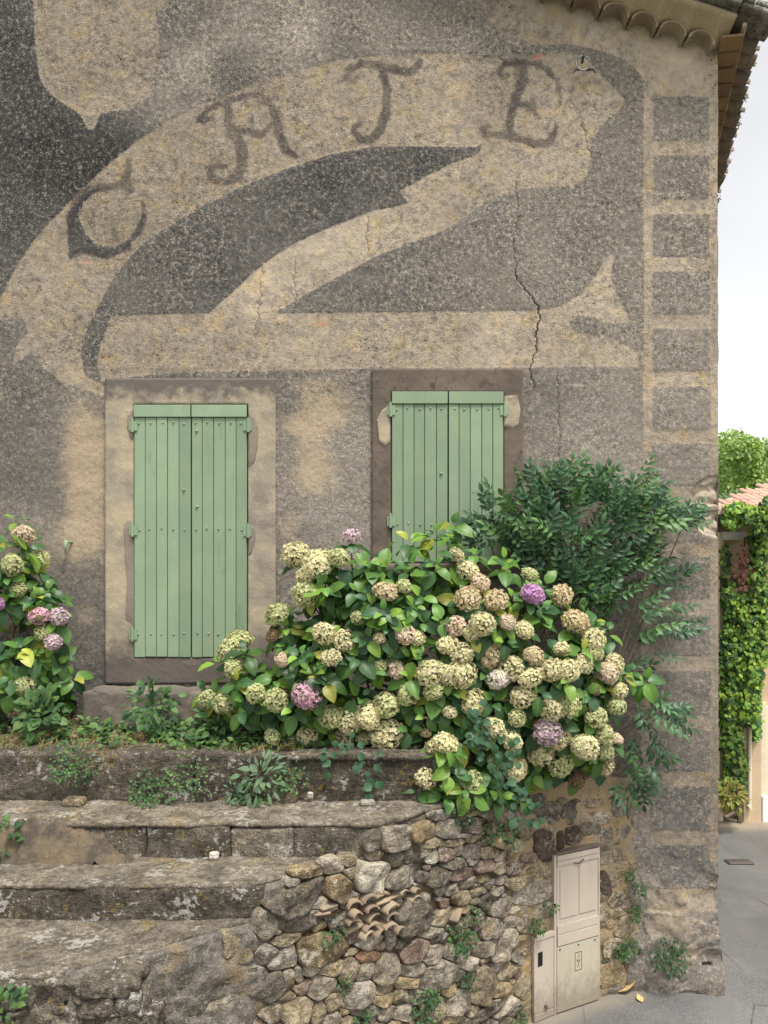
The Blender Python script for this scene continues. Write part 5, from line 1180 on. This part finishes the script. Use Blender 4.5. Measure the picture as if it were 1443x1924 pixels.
FL_L = [(46,999,36,'k'),(21,1055,42,'g'),(78,1045,28,'g'),(34,1106,28,'g'),(3,1136,28,'v'),(77,1162,33,'p'),(109,1165,32,'l'),(80,1187,34,'g'),(101,1208,28,'l'),(44,1285,40,'g'),(27,1336,32,'k'),(-60,1080,44,'c'),(-70,1200,44,'c'),(-50,1290,40,'l')]
bush('hydrangea_bush', 'smaller hydrangea bush with lilac heads beside the tall shutters', 'hydrangea', (-3.4, -0.4, 2.45), SIL_L, -0.22, 0.42, 110, FL_L, 62, 150,
     [(40,1215,0.2,1.3),(65,1230,0.18,1.35),(20,1230,0.2,1.2),(110,1250,0.18,1.1),(140,1270,0.18,1.1),(90,1110,0.17,0.9),(30,975,0.15,1.3),(60,1130,0.15,1.2),(115,1130,0.18,0.8)], 43, 0.17, lambda px, py, y: min(y, -0.12))

# elder with pinnate leaves
def pinnate(seed, pairs=3):
    r_ = np.random.default_rng(seed); v, f, n = [], [], 0
    def put(lv, lf):
        nonlocal n
        v.append(lv); f.append(lf + n); n += len(lv)
    lv0, lf0, _ = leaf_arrays(1.0, 0.42, 0.25, 0.6, 5, 0.05, seed, 1.15)
    for i in range(pairs):
        for sg in (-1, 1):
            a = R(sg * r_.uniform(48, 66)); sz = (0.40, 0.43, 0.38)[i % 3] * r_.uniform(0.85, 1.1); m = np.array(Matrix.Rotation(-a, 3, 'Z') @ Matrix.Rotation(R(sg * r_.uniform(-20, 15)), 3, 'Y')) * sz
            put(lv0 @ m.T + np.array([0, 0.22 + 0.24 * i, -0.06 * i * i * 0.4]), lf0)
    put(lv0 * 0.42 + np.array([0, 0.22 + 0.24 * pairs - 0.1, -0.15]), lf0)
    t = np.array([(-0.008, 0, 0), (0.008, 0, 0), (0.006, 0.45, -0.02), (-0.006, 0.45, -0.02), (0.003, 0.9, -0.14), (-0.003, 0.9, -0.14)]); put(t, np.array([(0, 1, 2, 3), (3, 2, 4, 5)]))
    return np.concatenate(v), np.concatenate(f)
EL = [pinnate(70 + k, 3 if k < 3 else 2) for k in range(5)]; ELM = [npmesh('leaf', v, f, M_elder, True) for v, f in EL]
elder = thing('elder_shrub', (1.75, -0.3, 2.0), 'dark blue-green elder shrub with pinnate leaves growing against the quoined corner', 'shrub')
r_ = np.random.default_rng(12); ev = []; st_ = MB()
EREG = [(1085,1010,145,92,205),(1090,1130,70,55,45),(1000,1000,70,50,42),(1040,940,60,45,28),(1165,950,75,50,40),(960,975,55,45,22),(1240,980,60,28,20),(1130,1075,95,60,55),(1100,1120,70,30,22),(1225,1070,60,35,13),(1220,1172,65,38,20),(1190,1230,35,35,6),(1215,1340,50,30,15),(1200,1415,40,40,12),(1175,1460,40,20,8),(1250,1330,22,12,4),(915,1010,28,26,10),(1290,972,22,16,6),(1070,905,34,16,8)]
EB = np.array([1.8, -0.3, 2.05])
for (cx, cy, rx, ry, n) in EREG:
    for _ in range(int(n * 1.1)):
        t = r_.uniform(0, 2 * math.pi); q = math.sqrt(r_.random()); px, py = cx + rx * q * math.cos(t), cy + ry * q * math.sin(t)
        y = -0.12 - r_.uniform(0.02, 0.46) * (1 - 0.45 * q)
        p = at(px, py, y); out = np.array([p[0] - 1.72, -0.25 * r_.random() - 0.1, (p[2] - 3.3) * 0.7 + 0.15]); out = out / np.linalg.norm(out) + r_.normal(0, 0.32, 3)
        out[1] = -abs(out[1]) * 0.8 - 0.1
        k = r_.uniform(0.8, 1.2); g = r_.random(); col = (0.043 * k, 0.098 * k, 0.050 * k) if g < 0.5 else ((0.068 * k, 0.150 * k, 0.062 * k) if g < 0.85 else (0.09 * k, 0.18 * k, 0.06 * k))
        ev.append((p, out, r_.uniform(0.15, 0.27), col))
    c = at(cx, cy, -0.22); st_.tube([EB, (EB + c) / 2 + np.array([0, -0.02, 0.1]), c], [0.014, 0.010, 0.005], 5)
st_.obj('branch', M_bark, elder)
ev.sort(key=lambda q: q[0][1]); fo = Foliage()
for i, (p, out, sz, col) in enumerate(ev):
    vi = r_.integers(0, 5); m3 = frame(out, Vector((0, -0.75, 0.75)) + Vector(r_.normal(0, 0.3, 3)))
    if i < 300:
        o = obj('leaf', ELM[vi], elder, p, col); o.rotation_euler = m3.to_euler(); o.scale = (sz, sz, sz)
    else: fo.add(EL[vi][0] @ (np.array(m3) * sz).T + p - np.array(elder.location), EL[vi][1], col)
if fo.v: o = fo.obj('foliage', M_weed, elder); o.location = (0, 0, 0)

# ------------------------------------------------------------------ small plants
WL = [leaf_arrays(1.0, wd, 0.2, 0.5, 3, 0.1, 90 + k)[:2] for k, wd in enumerate((0.75, 0.55, 0.3, 0.9))]
WC = [(0.055, 0.12, 0.04), (0.08, 0.16, 0.045), (0.035, 0.085, 0.035), (0.12, 0.2, 0.06), (0.2, 0.2, 0.08)]
def weed(fo, p, n, rad, count, size, kinds, cols, r_, flat=0.4):
    n = Vector(n).normalized()
    for _ in range(count):
        d = Vector(r_.normal(0, 1, 3)); d = d - n * d.dot(n) * (1 - flat); d = d.normalized() + n * abs(r_.normal(0, 0.5)); q = np.array(p) + np.array(d.normalized()) * rad * r_.random() ** 0.6
        m3 = frame(d + Vector((0, 0, -0.2)), n + Vector((0, -0.2, 0.5)) + Vector(r_.normal(0, 0.3, 3))); v, f = WL[kinds[r_.integers(0, len(kinds))]]
        c = cols[r_.integers(0, len(cols))]; k = r_.uniform(0.75, 1.25); sz = size * r_.uniform(0.6, 1.2)
        fo.add(v @ (np.array(m3) * sz).T + q, f, tuple(x * k for x in c))
r_ = np.random.default_rng(5); fo = Foliage()
# low growth along the terrace
def terr_z(x, y): return Z1 - 0.02 + 0.10 * float(smooth(-0.9, 0, np.array(y))) - 0.42 * float(smooth(0.4, 1.5, np.array(x)))
for _ in range(330):
    x, y = r_.uniform(-4.2, -0.5), r_.uniform(-1.02, -0.06); dens = vnoise(np.array([[x, y, 0.0]]), 1.6, 4)[0]
    bare = -2.9 < x < -1.9 and y < -0.55
    if dens < -0.25 or (bare and r_.random() < 0.75): continue
    h = r_.uniform(0.03, 0.12) * (1.6 if x < -2.7 else 1.0); weed(fo, (x, y, terr_z(x, y) + h * 0.5), (0, -0.3, 1), h * 1.1, 16, r_.uniform(0.035, 0.085), [0, 1, 3], WC[:4], r_)
for _ in range(420):
    x, y = r_.uniform(-4.2, -0.6), r_.uniform(-1.12, -0.1); z = terr_z(x, y); c = (0.24, 0.19, 0.09) if r_.random() < 0.6 else (0.12, 0.17, 0.05)
    for k in range(5):
        d = Vector((r_.normal(0, .7), r_.normal(0, .7), r_.uniform(0.2, 0.9))); v, f = WL[2]; sz = r_.uniform(0.05, 0.11)
        m3 = np.array(frame(d, (0, -1, 0.2))) * sz; m3[:, 0] *= 0.35; fo.add(v @ m3.T + np.array([x, y, z]), f, c)
o = fo.obj('ground_cover', M_weed); o['label'] = 'low weeds and dry grass on the terrace soil'
TUFTS = [
 ('weed_clump', 290, 1330, -0.62, 0.24, 160, 0.075, [1, 0, 2], WC[:3], 'bushy dark green weeds in front of the doorstep'),
 ('weed_clump', 410, 1365, -0.70, 0.22, 110, 0.08, [1, 0], WC[:3], 'leafy weeds between the doorstep and the large hydrangea'),
 ('weed_clump', 80, 1345, -0.72, 0.22, 110, 0.085, [0, 3], WC[:4], 'broad green weeds at the foot of the smaller hydrangea'),
 ('creeping_weed', 140, 1437, Y1 - 0.03, 0.20, 230, 0.028, [0, 3], WC[:3], 'small-leaved creeper hanging over the terrace edge below the chipped doorstep'),
 ('creeping_weed', 290, 1490, Y1 - 0.04, 0.19, 200, 0.03, [0, 3], WC[:3], 'low creeper growing where the second tread meets its riser'),
 ('creeping_weed', 360, 1462, Y1 - 0.03, 0.20, 150, 0.03, [0, 1], WC[:4], 'thin straggly creeper on the terrace riser above the second tread'),
 ('creeping_weed', 475, 1500, Y1 - 0.04, 0.14, 90, 0.04, [0, 1], WC[:3], 'dark green tuft at the foot of the pale sage plant'),
 ('sage_plant', 492, 1462, Y1 - 0.05, 0.17, 60, 0.09, [2, 1], [(0.10, 0.17, 0.10), (0.13, 0.2, 0.12)], 'pale grey-green upright plant rooted in the terrace riser'),
 ('creeping_weed', 545, 1462, Y1 - 0.03, 0.15, 150, 0.028, [0, 3], WC[:3], 'fine mossy creeper at the end of the thin capping slab'),
 ('sage_plant', 440, 1490, Y1 - 0.05, 0.08, 26, 0.055, [2, 1], [(0.11, 0.18, 0.10)], 'tiny pale green seedling beside the sage plant'),
 ('weed_clump', 8, 1585, Y2 - 0.04, 0.16, 70, 0.07, [0, 3], WC[:3], 'dark leafy weed beside the white stone on the steps'),
 ('weed_clump', 6, 1905, Y4 - 0.15, 0.12, 50, 0.06, [0, 1], WC[:3], 'dark weed at the foot of the lowest riser'),
]
for (nm, px, py, y, rad, cnt, sz, kinds, cols, lab) in TUFTS:
    fo = Foliage(); p = at(px, py, y); weed(fo, (0, 0, 0), (0, -0.7, 0.5), rad, cnt, sz, kinds, cols, r_, 0.5)
    root = thing(nm, p, lab, 'weed', 'weeds on the steps and terrace'); o = fo.obj('foliage', M_weed, root); o.location = (0, 0, 0)
WT = [(855,1760,0.13,150,0.035,'round fern-like tuft under the grey smooth patch of the rubble wall'),(1000,1738,0.08,90,0.028,'small dark tuft beside the narrow meter door'),(945,1570,0.11,110,0.03,'dark tuft on the wall below the hanging hydrangea leaves'),(912,1560,0.10,70,0.03,'straggly dark growth under the wall top'),(1176,1643,0.065,60,0.028,'topmost tuft in the joint between rubble wall and house'),(1194,1667,0.065,60,0.028,'second tuft down the joint between rubble wall and house'),(1186,1712,0.075,70,0.03,'third tuft down the joint between rubble wall and house'),(1163,1785,0.08,80,0.034,'lowest tuft at the foot of the joint beside the hatch doors'),(1184,1776,0.06,50,0.03,'small tuft next to the lowest joint tuft'),(785,1895,0.14,150,0.03,'trailing dark weeds low on the rubble wall'),(800,1870,0.08,60,0.03,'small weed clump above the trailing weeds'),(868,1840,0.07,55,0.03,'little tuft beside the dark broken stone'),(610,1760,0.06,40,0.025,'tiny tuft on top of the large brown block'),(628,1752,0.05,30,0.025,'tiny tuft beside the small dark block'),(672,1915,0.09,70,0.03,'green tuft near the wall foot among pale stones'),(638,1845,0.05,30,0.025,'tiny tuft among the tumbled pale stones'),(970,1912,0.06,40,0.03,'weed at the foot of the wall beside the meter door'),(880,1718,0.07,40,0.028,'dark strand in the hollow above the smooth patch'),(860,1520,0.12,80,0.035,'dark trailing leaves at the wall top below the hydrangea'),(1028,1700,0.06,35,0.028,'wiry tuft by the upper hatch door')]
for (px, py, rad, cnt, sz, lab) in WT:
    s, z, d = on_wall(px, py); nx, ny = plan_n(s); p = wp(np.array(s), np.array(z), 0.05); fo = Foliage(); weed(fo, (0, 0, 0), (nx, ny, 0.4), rad, cnt, sz, [0, 1, 3], [(0.03, 0.075, 0.03), (0.045, 0.095, 0.035), (0.06, 0.12, 0.04)], r_, 0.6)
    root = thing('wall_tuft', p, lab, 'weed', 'tufts growing in the rubble wall'); o = fo.obj('foliage', M_weed, root); o.location = (0, 0, 0)
fo = Foliage(); weed(fo, (0, 0, 0), (0, -1, 0.3), 0.17, 260, 0.035, [1, 2, 0], [(0.025, 0.07, 0.025), (0.04, 0.09, 0.03)], r_, 0.6)
root = thing('wall_tuft', at(1258, 1800, -0.09), 'large dark green tuft at the foot of the quoined corner', 'weed', 'tufts growing in the rubble wall'); o = fo.obj('foliage', M_weed, root); o.location = (0, 0, 0)
# moss on the eave
fo = Foliage()
for k in range(9):
    y = 0.3 + 0.42 * k + r_.uniform(-.1, .1); p = np.array(rp(EX + SIDE * y + 0.16, y, 0.17)); weed(fo, p, (1, 0, 0.6), 0.06, 26, 0.03, [2, 1], [(0.03, 0.035, 0.02), (0.05, 0.05, 0.03)], r_, 0.6)
o = fo.obj('roof_moss', M_weed, None); tag(o, 'dark dry moss tufts along the eave tiles')
# round-leaved creeper trailing through the big hydrangea
fo = Foliage(); cl = np.array([(900,1350),(890,1400),(930,1440),(960,1480),(995,1520),(905,1380),(950,1420),(920,1370),(985,1500),(660,1400),(690,1430),(700,1448),(620,1410)], float)
for (px, py) in cl:
    for _ in range(9 if px > 800 else 6):
        a, b = px + r_.normal(0, 17), py + r_.normal(0, 17); x = pxx(a, -1.2); y = min(-1.20, float(wall_y(np.clip(x, -3, 2.4))) - 0.22) if px > 800 else -1.25
        v, f = WL[3]; sz = r_.uniform(0.05, 0.09); m3 = np.array(frame(Vector((r_.normal(0, .6), -0.3, -0.6 + r_.normal(0, .5))), (0, -1, 0.4))) * sz; k = r_.uniform(.8, 1.2); fo.add(v @ m3.T + at(a, b, y), f, (0.045 * k, 0.105 * k, 0.055 * k))
root = thing('creeper', (0.6, -1.25, 1.9), 'blue-green round-leaved creeper trailing through the large hydrangea', 'creeper'); o = fo.obj('foliage', M_weed, root)
# stones, chips and crumbled earth lying on the steps
def rock(name, p, L, col, lab, seed, cat='stone', rot=0.0):
    o = obj(name, block_mesh(name, L, min(L) * 0.38, min(L) / 4, M_stone, None, min(L) * 0.12, seed, 0.9 / min(L) * 0.6), None, p, col); o.rotation_euler = (0, 0, rot); return tag(o, lab, cat, 'loose stones on the steps')
p = at(35, 1560, Y2 + 0.02); rock('loose_stone', (p[0], p[1], Z2 - 0.05), (0.13, 0.10, 0.12), (0.5, 0.49, 0.47), 'pale angular stone lodged in the crumbled step', 1)
p = at(402, 1607, Y2 - 0.05); rock('loose_stone', (p[0], p[1], Z3 + 0.025), (0.07, 0.05, 0.055), (0.72, 0.71, 0.68), 'small white stone at the foot of the third riser', 2)
p = at(140, 1490, Y1 - 0.10); rock('loose_stone', (p[0], p[1], Z2 + 0.02), (0.16, 0.12, 0.08), (0.24, 0.19, 0.13), 'brown stone lying against the terrace riser', 3)
p = at(690, 1497, Y1 - 0.10); rock('loose_stone', (p[0], p[1], Z2 + 0.015), (0.11, 0.08, 0.05), (0.36, 0.34, 0.3), 'flat grey stone near the end of the second tread', 4)
p = at(583, 1496, Y1 - 0.03); rock('loose_stone', (p[0], p[1] - 0.02, Z2 + 0.06), (0.045, 0.03, 0.045), (0.6, 0.58, 0.55), 'tiny white pebble stuck on the terrace riser', 5)
p = at(535, 1492, Y1 - 0.04); rock('loose_stone', (p[0], p[1], Z2 + 0.05), (0.20, 0.12, 0.14), (0.2, 0.17, 0.12), 'dark brown rounded stone at the foot of the mossy creeper', 6)
ex, ey = np.meshgrid(np.linspace(0, 1, 130), np.linspace(0, 1, 60)); EXX = pxx(-20, Y2) + ex * (pxx(265, Y2) - pxx(-20, Y2)); EYY = Y2 - 0.16 + ey * 0.42
pz = np.stack([EXX, EYY, EXX * 0], -1); hump = np.sin(np.pi * np.clip(ex, 0, 1)) ** 0.7 * np.sin(np.pi * np.clip(ey, 0, 1)) ** 0.6
prof = np.where(EYY > Y2 + 0.06, Z2, Z3 + (Z2 - Z3) * smooth(Y2 - 0.16, Y2 - 0.01, EYY) * smooth(0.95, 0.5, ex))
EZ = prof + 0.05 * (1.1 * hump + np.clip(fbm(pz, 5, 3, 44), -0.8, 0.8) - 0.92) + 0.030 * fbm(pz, 14, 4, 4, 0.65)
me = npmesh('crumbled_earth', np.stack([EXX, EYY, EZ], -1).reshape(-1, 3), grid_faces(*EXX.shape), mat_plain_render('sandy_earth', (0.24, 0.185, 0.125), (0.17, 0.14, 0.105), (0.30, 0.24, 0.165), 0.05, 2.6, dk_lo=0.5, dk_hi=0.66), True)
tag(obj('crumbled_earth', me, None, kind='stuff'), 'sandy crumbled earth spilling over a broken step', None)
# fallen leaves on the street
for k, (px, py, sz, lab) in enumerate([(1160,1868,0.16,'largest dry yellow leaf lying on the asphalt'),(1082,1892,0.11,'dry yellow leaf nearest the hatch doors'),(1207,1886,0.06,'smallest curled leaf out on the asphalt'),(1068,1898,0.07,'small dry leaf beside the hatch door foot'),(1222,1846,0.07,'curled dry leaf near the house corner')]):
    y = -CD + F * CZ / (py - HY); p = at(px, py, y); v, f, ve = leaf_arrays(1.0, 0.55, 0.35, -0.6, 5, 0.25, 300 + k)
    o = obj('fallen_leaf', npmesh('fallen_leaf', v * sz * 1.6, f, M_leafyellow, True), None, (p[0], p[1], 0.012 + sz * 0.05)); o.rotation_euler = (r_.uniform(-.15, .15), r_.uniform(-.1, .1), R(-70 + 40 * k)); tag(o, lab, 'leaf', 'dry leaves on the street')

# ------------------------------------------------------------------ the house across the lane
NY = 5.15
nb = thing('neighbour_house', (7.5, NY, 0), 'beige house with a pink tiled roof across the lane', 'house')
def npx(px, y=NY): return (px - CX) * (y + CD) / F
def nz(py, y=NY): return CZ + (HY - py) * (y + CD) / F
m_ = MB(); m_.box(npx(1340), 12.0, NY + 0.25, NY + 5, -0.1, nz(970)); m_.obj('wall', M_beige, nb)
m_ = MB(); m_.box(npx(1394), npx(1428), NY - 0.06, NY + 0.25, -0.05, nz(1080)); bev(m_.obj('pilaster', M_beige, nb), 0.02)
m_ = MB(); m_.box(npx(1431), npx(1441), NY + 0.02, NY + 0.25, -0.05, nz(1320)); bev(m_.obj('door_frame', M_cream, nb), 0.01)
m_ = MB(); m_.box(npx(1441), npx(1520), NY + 0.15, NY + 0.25, -0.05, nz(1330)); bev(m_.obj('door', M_cream, nb), 0.01)
m_ = MB(); m_.box(npx(1430), npx(1443), NY - 0.05, NY + 0.02, -0.05, nz(1495)); bev(m_.obj('door_plinth', M_white, nb), 0.015)
m_ = MB(); m_.tube([(npx(1403), NY - 0.10, 0.25), (npx(1403), NY - 0.10, nz(1345)), (npx(1401), NY - 0.08, nz(1300))], 0.03, 8); m_.tube([(npx(1399), NY - 0.12, 0.30), (npx(1404), NY - 0.12, 0.22)], 0.02, 6); m_.obj('drain_pipe', M_cream, nb)
m_ = MB(); m_.box(npx(1358), npx(1416), NY - 0.02, NY + 0.24, nz(1014), nz(999)); bev(m_.obj('lintel', M_white, nb), 0.01)
m_ = MB(); m_.box(npx(1352), npx(1359), NY + 0.0, NY + 0.24, 0, nz(1000)); m_.obj('gate_post', M_cream, nb)
m_ = MB(); m_.box(npx(1330), 12.0, NY - 0.10, NY + 0.3, nz(986), nz(968)); m_.obj('eave_board', M_surround_dark, nb)
# hipped roof with rows of half-round tiles
rx0, ry0, rz0 = npx(1330), NY - 0.42, nz(965, NY - 0.42); pitch = 0.34
m_ = MB(); m_.add([(rx0, ry0, rz0), (13, ry0, rz0), (13, ry0 + 3.6, rz0 + 3.6 * pitch), (rx0 + 3.6, ry0 + 3.6, rz0 + 3.6 * pitch), (rx0, ry0 + 7.2, rz0)], [(0, 1, 2, 3), (0, 3, 4)]); m_.add([(rx0, ry0, rz0 - 0.03), (13, ry0, rz0 - 0.03), (13, ry0 + 7.2, rz0 - 0.03), (rx0, ry0 + 7.2, rz0 - 0.03)], [(3, 2, 1, 0)])
m_.obj('roof', M_pinkroof, nb)
rt = MB(); rt2 = []
nt_me = mesh('roof_tile', *half_pipe(0.46, 0.060, 0.05, 0.012, 6), M_pinkroof, False)
m3 = frame(Vector((0, 1, pitch)), Vector((0, -pitch, 1))); cnt = 0
for i in range(30):
    x = rx0 + 0.1 + i * 0.125
    for j in range(9):
        y = ry0 - 0.04 + j * 0.41
        if y - ry0 > (x - rx0) + 0.1: continue
        o = obj('roof_tile', nt_me, nb, (x, y, rz0 + (y - ry0) * pitch + 0.012)); o.rotation_euler = (m3 @ Matrix.Rotation(rng.uniform(-.03, .03), 3, 'Z')).to_euler()

# climbing vine on that house
vine = thing('climbing_vine', (6.0, NY - 0.2, 0), 'thick green climbing vine covering the front of the beige house', 'vine')
fo = Foliage(); r_ = np.random.default_rng(21); VL = [leaf_arrays(1.0, 0.8, 0.15, 0.5, 3, 0.15, 400 + k)[:2] for k in range(3)]
VREG = [(1384,958,26,16,170,0,1.5),(1374,978,18,13,90,0,1.5),(1405,965,26,18,130,0,1.3),(1425,1010,18,60,260,0,0.9),(1420,1080,20,60,260,0,0.9),(1375,1120,20,30,200,0,0.9),(1400,1160,38,60,520,0,1.0),(1380,1230,30,70,560,0,0.95),(1410,1250,24,70,420,0,1.05),(1370,1320,22,60,380,0,0.85),(1400,1320,24,40,240,0,1.1),(1375,1400,20,60,320,0,0.65),(1385,1450,16,50,220,0,0.6),(1370,1480,18,40,180,0,0.7),(1436,1130,10,40,110,0,1.2),(1438,1200,8,50,90,0,1.2),(1420,1340,8,50,90,0,1.5),(1362,1060,9,40,60,0.1,0.5),(1440,960,14,30,90,0,1.0),(1430,990,16,30,120,0,0.8)]
for (cx, cy, rx, ry, n, dy, br) in VREG:
    for _ in range(int(n * 1.7)):
        t = r_.uniform(0, 2 * math.pi); q = math.sqrt(r_.random()); a, b = cx + rx * q * math.cos(t), cy + ry * q * math.sin(t)
        y = NY - 0.08 - 0.38 * r_.random() * (1 - q * 0.5) - (0.35 if b < 1000 else 0) * (1 - q * .3); p = at(a, b, y); d = Vector((r_.normal(0, .5), -0.5, -0.7 + r_.normal(0, .4)))
        v, f = VL[r_.integers(0, 3)]; k = r_.uniform(.6, 1.35) * br; g = r_.random(); c = (0.11, 0.21, 0.035) if g < 0.45 else ((0.22, 0.32, 0.04) if g < 0.75 else (0.03, 0.08, 0.03))
        fo.add(v @ (np.array(frame(d, Vector((0, -0.8, 0.6)) + Vector(r_.normal(0, .4, 3)))) * r_.uniform(0.05, 0.105)).T + p - np.array(vine.location), f, tuple(x * k for x in c))
o = fo.obj('foliage', M_weed, vine); o.location = (0, 0, 0)
m_ = MB()
for pts in ([(1390,1545),(1385,1450),(1400,1300),(1420,1100),(1415,960)], [(1376,1530),(1372,1400),(1385,1200),(1392,1100),(1400,1010)]): m_.tube([at(a, b, NY - 0.1) for a, b in pts], [0.04, 0.035, 0.03, 0.02, 0.015], 6)
m_.obj('stem', M_bark, vine)
fo = Foliage()
for _ in range(130):
    t = r_.random(); p = at(1397 + r_.normal(0, 5 + 6 * t), 1020 + 90 * t, NY - 0.3 + r_.normal(0, 0.05)); v, f = VL[0]; fo.add(v @ (np.array(frame(Vector((r_.normal(0, .4), -.2, -1)), (0, -1, .2))) * r_.uniform(.05, .09)).T * 1.0 + p - np.array(vine.location), f, (0.22, 0.10, 0.075))
o = fo.obj('dead_spray', M_weed, vine); o.location = (0, 0, 0); o['label'] = 'withered reddish hanging spray'
fo = Foliage(); weed(fo, (0, 0, 0), (0, -0.6, 0.7), 0.24, 260, 0.10, [1, 2], [(0.2, 0.22, 0.04), (0.26, 0.2, 0.07), (0.12, 0.18, 0.04)], r_, 0.8)
root = thing('garden_plant', at(1368, 1498, NY - 0.5), 'yellowing leafy plant at the foot of the vine', 'plant'); o = fo.obj('foliage', M_weed, root); o.location = (0, 0, 0)
m_ = MB(); m_.tube([at(1362, 1536, NY - 0.75), at(1380, 1526, NY - 0.7), at(1398, 1505, NY - 0.6)], [0.03, 0.025, 0.012], 6); m_.tube([at(1380, 1526, NY - 0.7), at(1388, 1508, NY - 0.72)], [0.015, 0.006], 5)
tag(m_.obj('fallen_branch', M_bark), 'dry bare branch leaning by the verge below the vine', 'branch')
# patched drain cover on the street
y = -CD + F * CZ / (1621 - HY); c = at(1388, 1621, y)
o = obj('drain_cover', block_mesh('drain_cover', (0.34, 0.16, 0.03), 0.01, 0.04, M_iron, None, 0.006, 8), None, (c[0], c[1], 0.01)); tag(o, 'dark iron drain cover set in the street', 'drain cover')

# ------------------------------------------------------------------ trees on the hillside
def crown_mesh(seed, n, H, Wd, lsz, cols):
    r_ = np.random.default_rng(seed); fo = Foliage(); lobes = [(r_.normal(0, Wd * 0.28, 2), r_.uniform(0.38, 0.95) * H, r_.uniform(0.18, 0.34) * Wd) for _ in range(15)]
    for _ in range(n):
        (ox, oy), oz, rr = lobes[r_.integers(0, len(lobes))]; d = r_.normal(0, 1, 3); d /= np.linalg.norm(d); p = np.array([ox, oy, oz]) + d * rr * r_.random() ** 0.3 * np.array([1, 1, 0.75])
        v = np.array([(0, 0, 0), (-.32, .45, .08), (0, 1, -.1), (.32, .45, .08)]); f = np.array([(0, 3, 2, 1)]); c = cols[r_.integers(0, len(cols))]; k = r_.uniform(.7, 1.3)
        fo.add(v[:] @ (np.array(frame(Vector(r_.normal(0, 1, 3)) + Vector((0, 0, -.4)), Vector((0, 0, 1)) + Vector(d) * .7)) * lsz * r_.uniform(.6, 1.2)).T + p, f, tuple(x * k for x in c))
    me = npmesh('crown', np.concatenate(fo.v), np.concatenate(fo.f), M_weed, True); a = me.color_attributes.new('tint', 'FLOAT_COLOR', 'POINT'); a.data.foreach_set('color', np.concatenate(fo.t).astype(np.float32).ravel())
    return me
CR = [crown_mesh(500, 9000, 9, 8, 0.36, [(0.27, 0.38, 0.13), (0.33, 0.44, 0.15), (0.19, 0.29, 0.11)]), crown_mesh(501, 9000, 8, 8, 0.34, [(0.15, 0.22, 0.12), (0.12, 0.19, 0.10), (0.20, 0.27, 0.14)]), crown_mesh(502, 8000, 10, 7, 0.34, [(0.13, 0.18, 0.14), (0.17, 0.22, 0.17)])]  # crown greens paled and greyed, distance haze put into the leaf colours
mt_ = MB(); mt_.tube([(0, 0, -0.5), (0.1, 0, 3), (0.0, 0.2, 6.5)], [0.22, 0.16, 0.06], 7)
for a in range(5): mt_.tube([(0.05, 0.05, 2.5 + a * 0.6), (1.4 * math.cos(a * 2.3), 1.4 * math.sin(a * 2.3), 4.6 + a * 0.5)], [0.08, 0.03], 5)
TR = mt_.mesh('trunk', M_bark, True)
def hill_z(x, y): return -0.3 + 7.5 * float(smooth(11, 60, np.array(y))) + 14 * float(smooth(55, 130, np.array(y)))
TREES = [(15.3,24,0,0.42,'bright green young tree just above the pink roof'),(17.5,27.5,0,0.52,'light green tree above the upper edge of the pink roof'),(19.0,36,1,0.72,'mid green tree on the lower slope beside the house edge'),(22.5,38,1,0.70,'dusky green tree behind the light green one'),(23.0,46,0,0.9,'tall yellow-green tree halfway up the slope'),(27.6,47,0,0.98,'broad yellow-green tree under the skyline'),(27.2,62,2,0.72,'grey-green tree standing out highest on the skyline'),(31.5,60,0,0.80,'pale green tree on the skyline beside the tallest one'),(25.5,54,1,0.8,'bushy green tree below the skyline tree'),(33,52,1,0.9,'dark green tree at the far end of the row'),(36,66,2,0.9,'hazy green tree furthest along the ridge'),(21.0,31,2,0.5,'small dark tree low behind the roof')]
for (x, y, ci, sc_, lab) in TREES:
    root = thing('hill_tree', (x, y, hill_z(x, y) - 0.3), lab, 'tree', 'trees on the hillside')
    for nm, me in (('trunk', TR), ('crown', CR[ci])):
        o = bpy.data.objects.new(nm, me); C.objects.link(o); o.parent = root
        if nm == 'crown': o['kind'] = 'stuff'
    root.scale = (sc_, sc_, sc_); root.rotation_euler = (0, 0, x * 2.1)
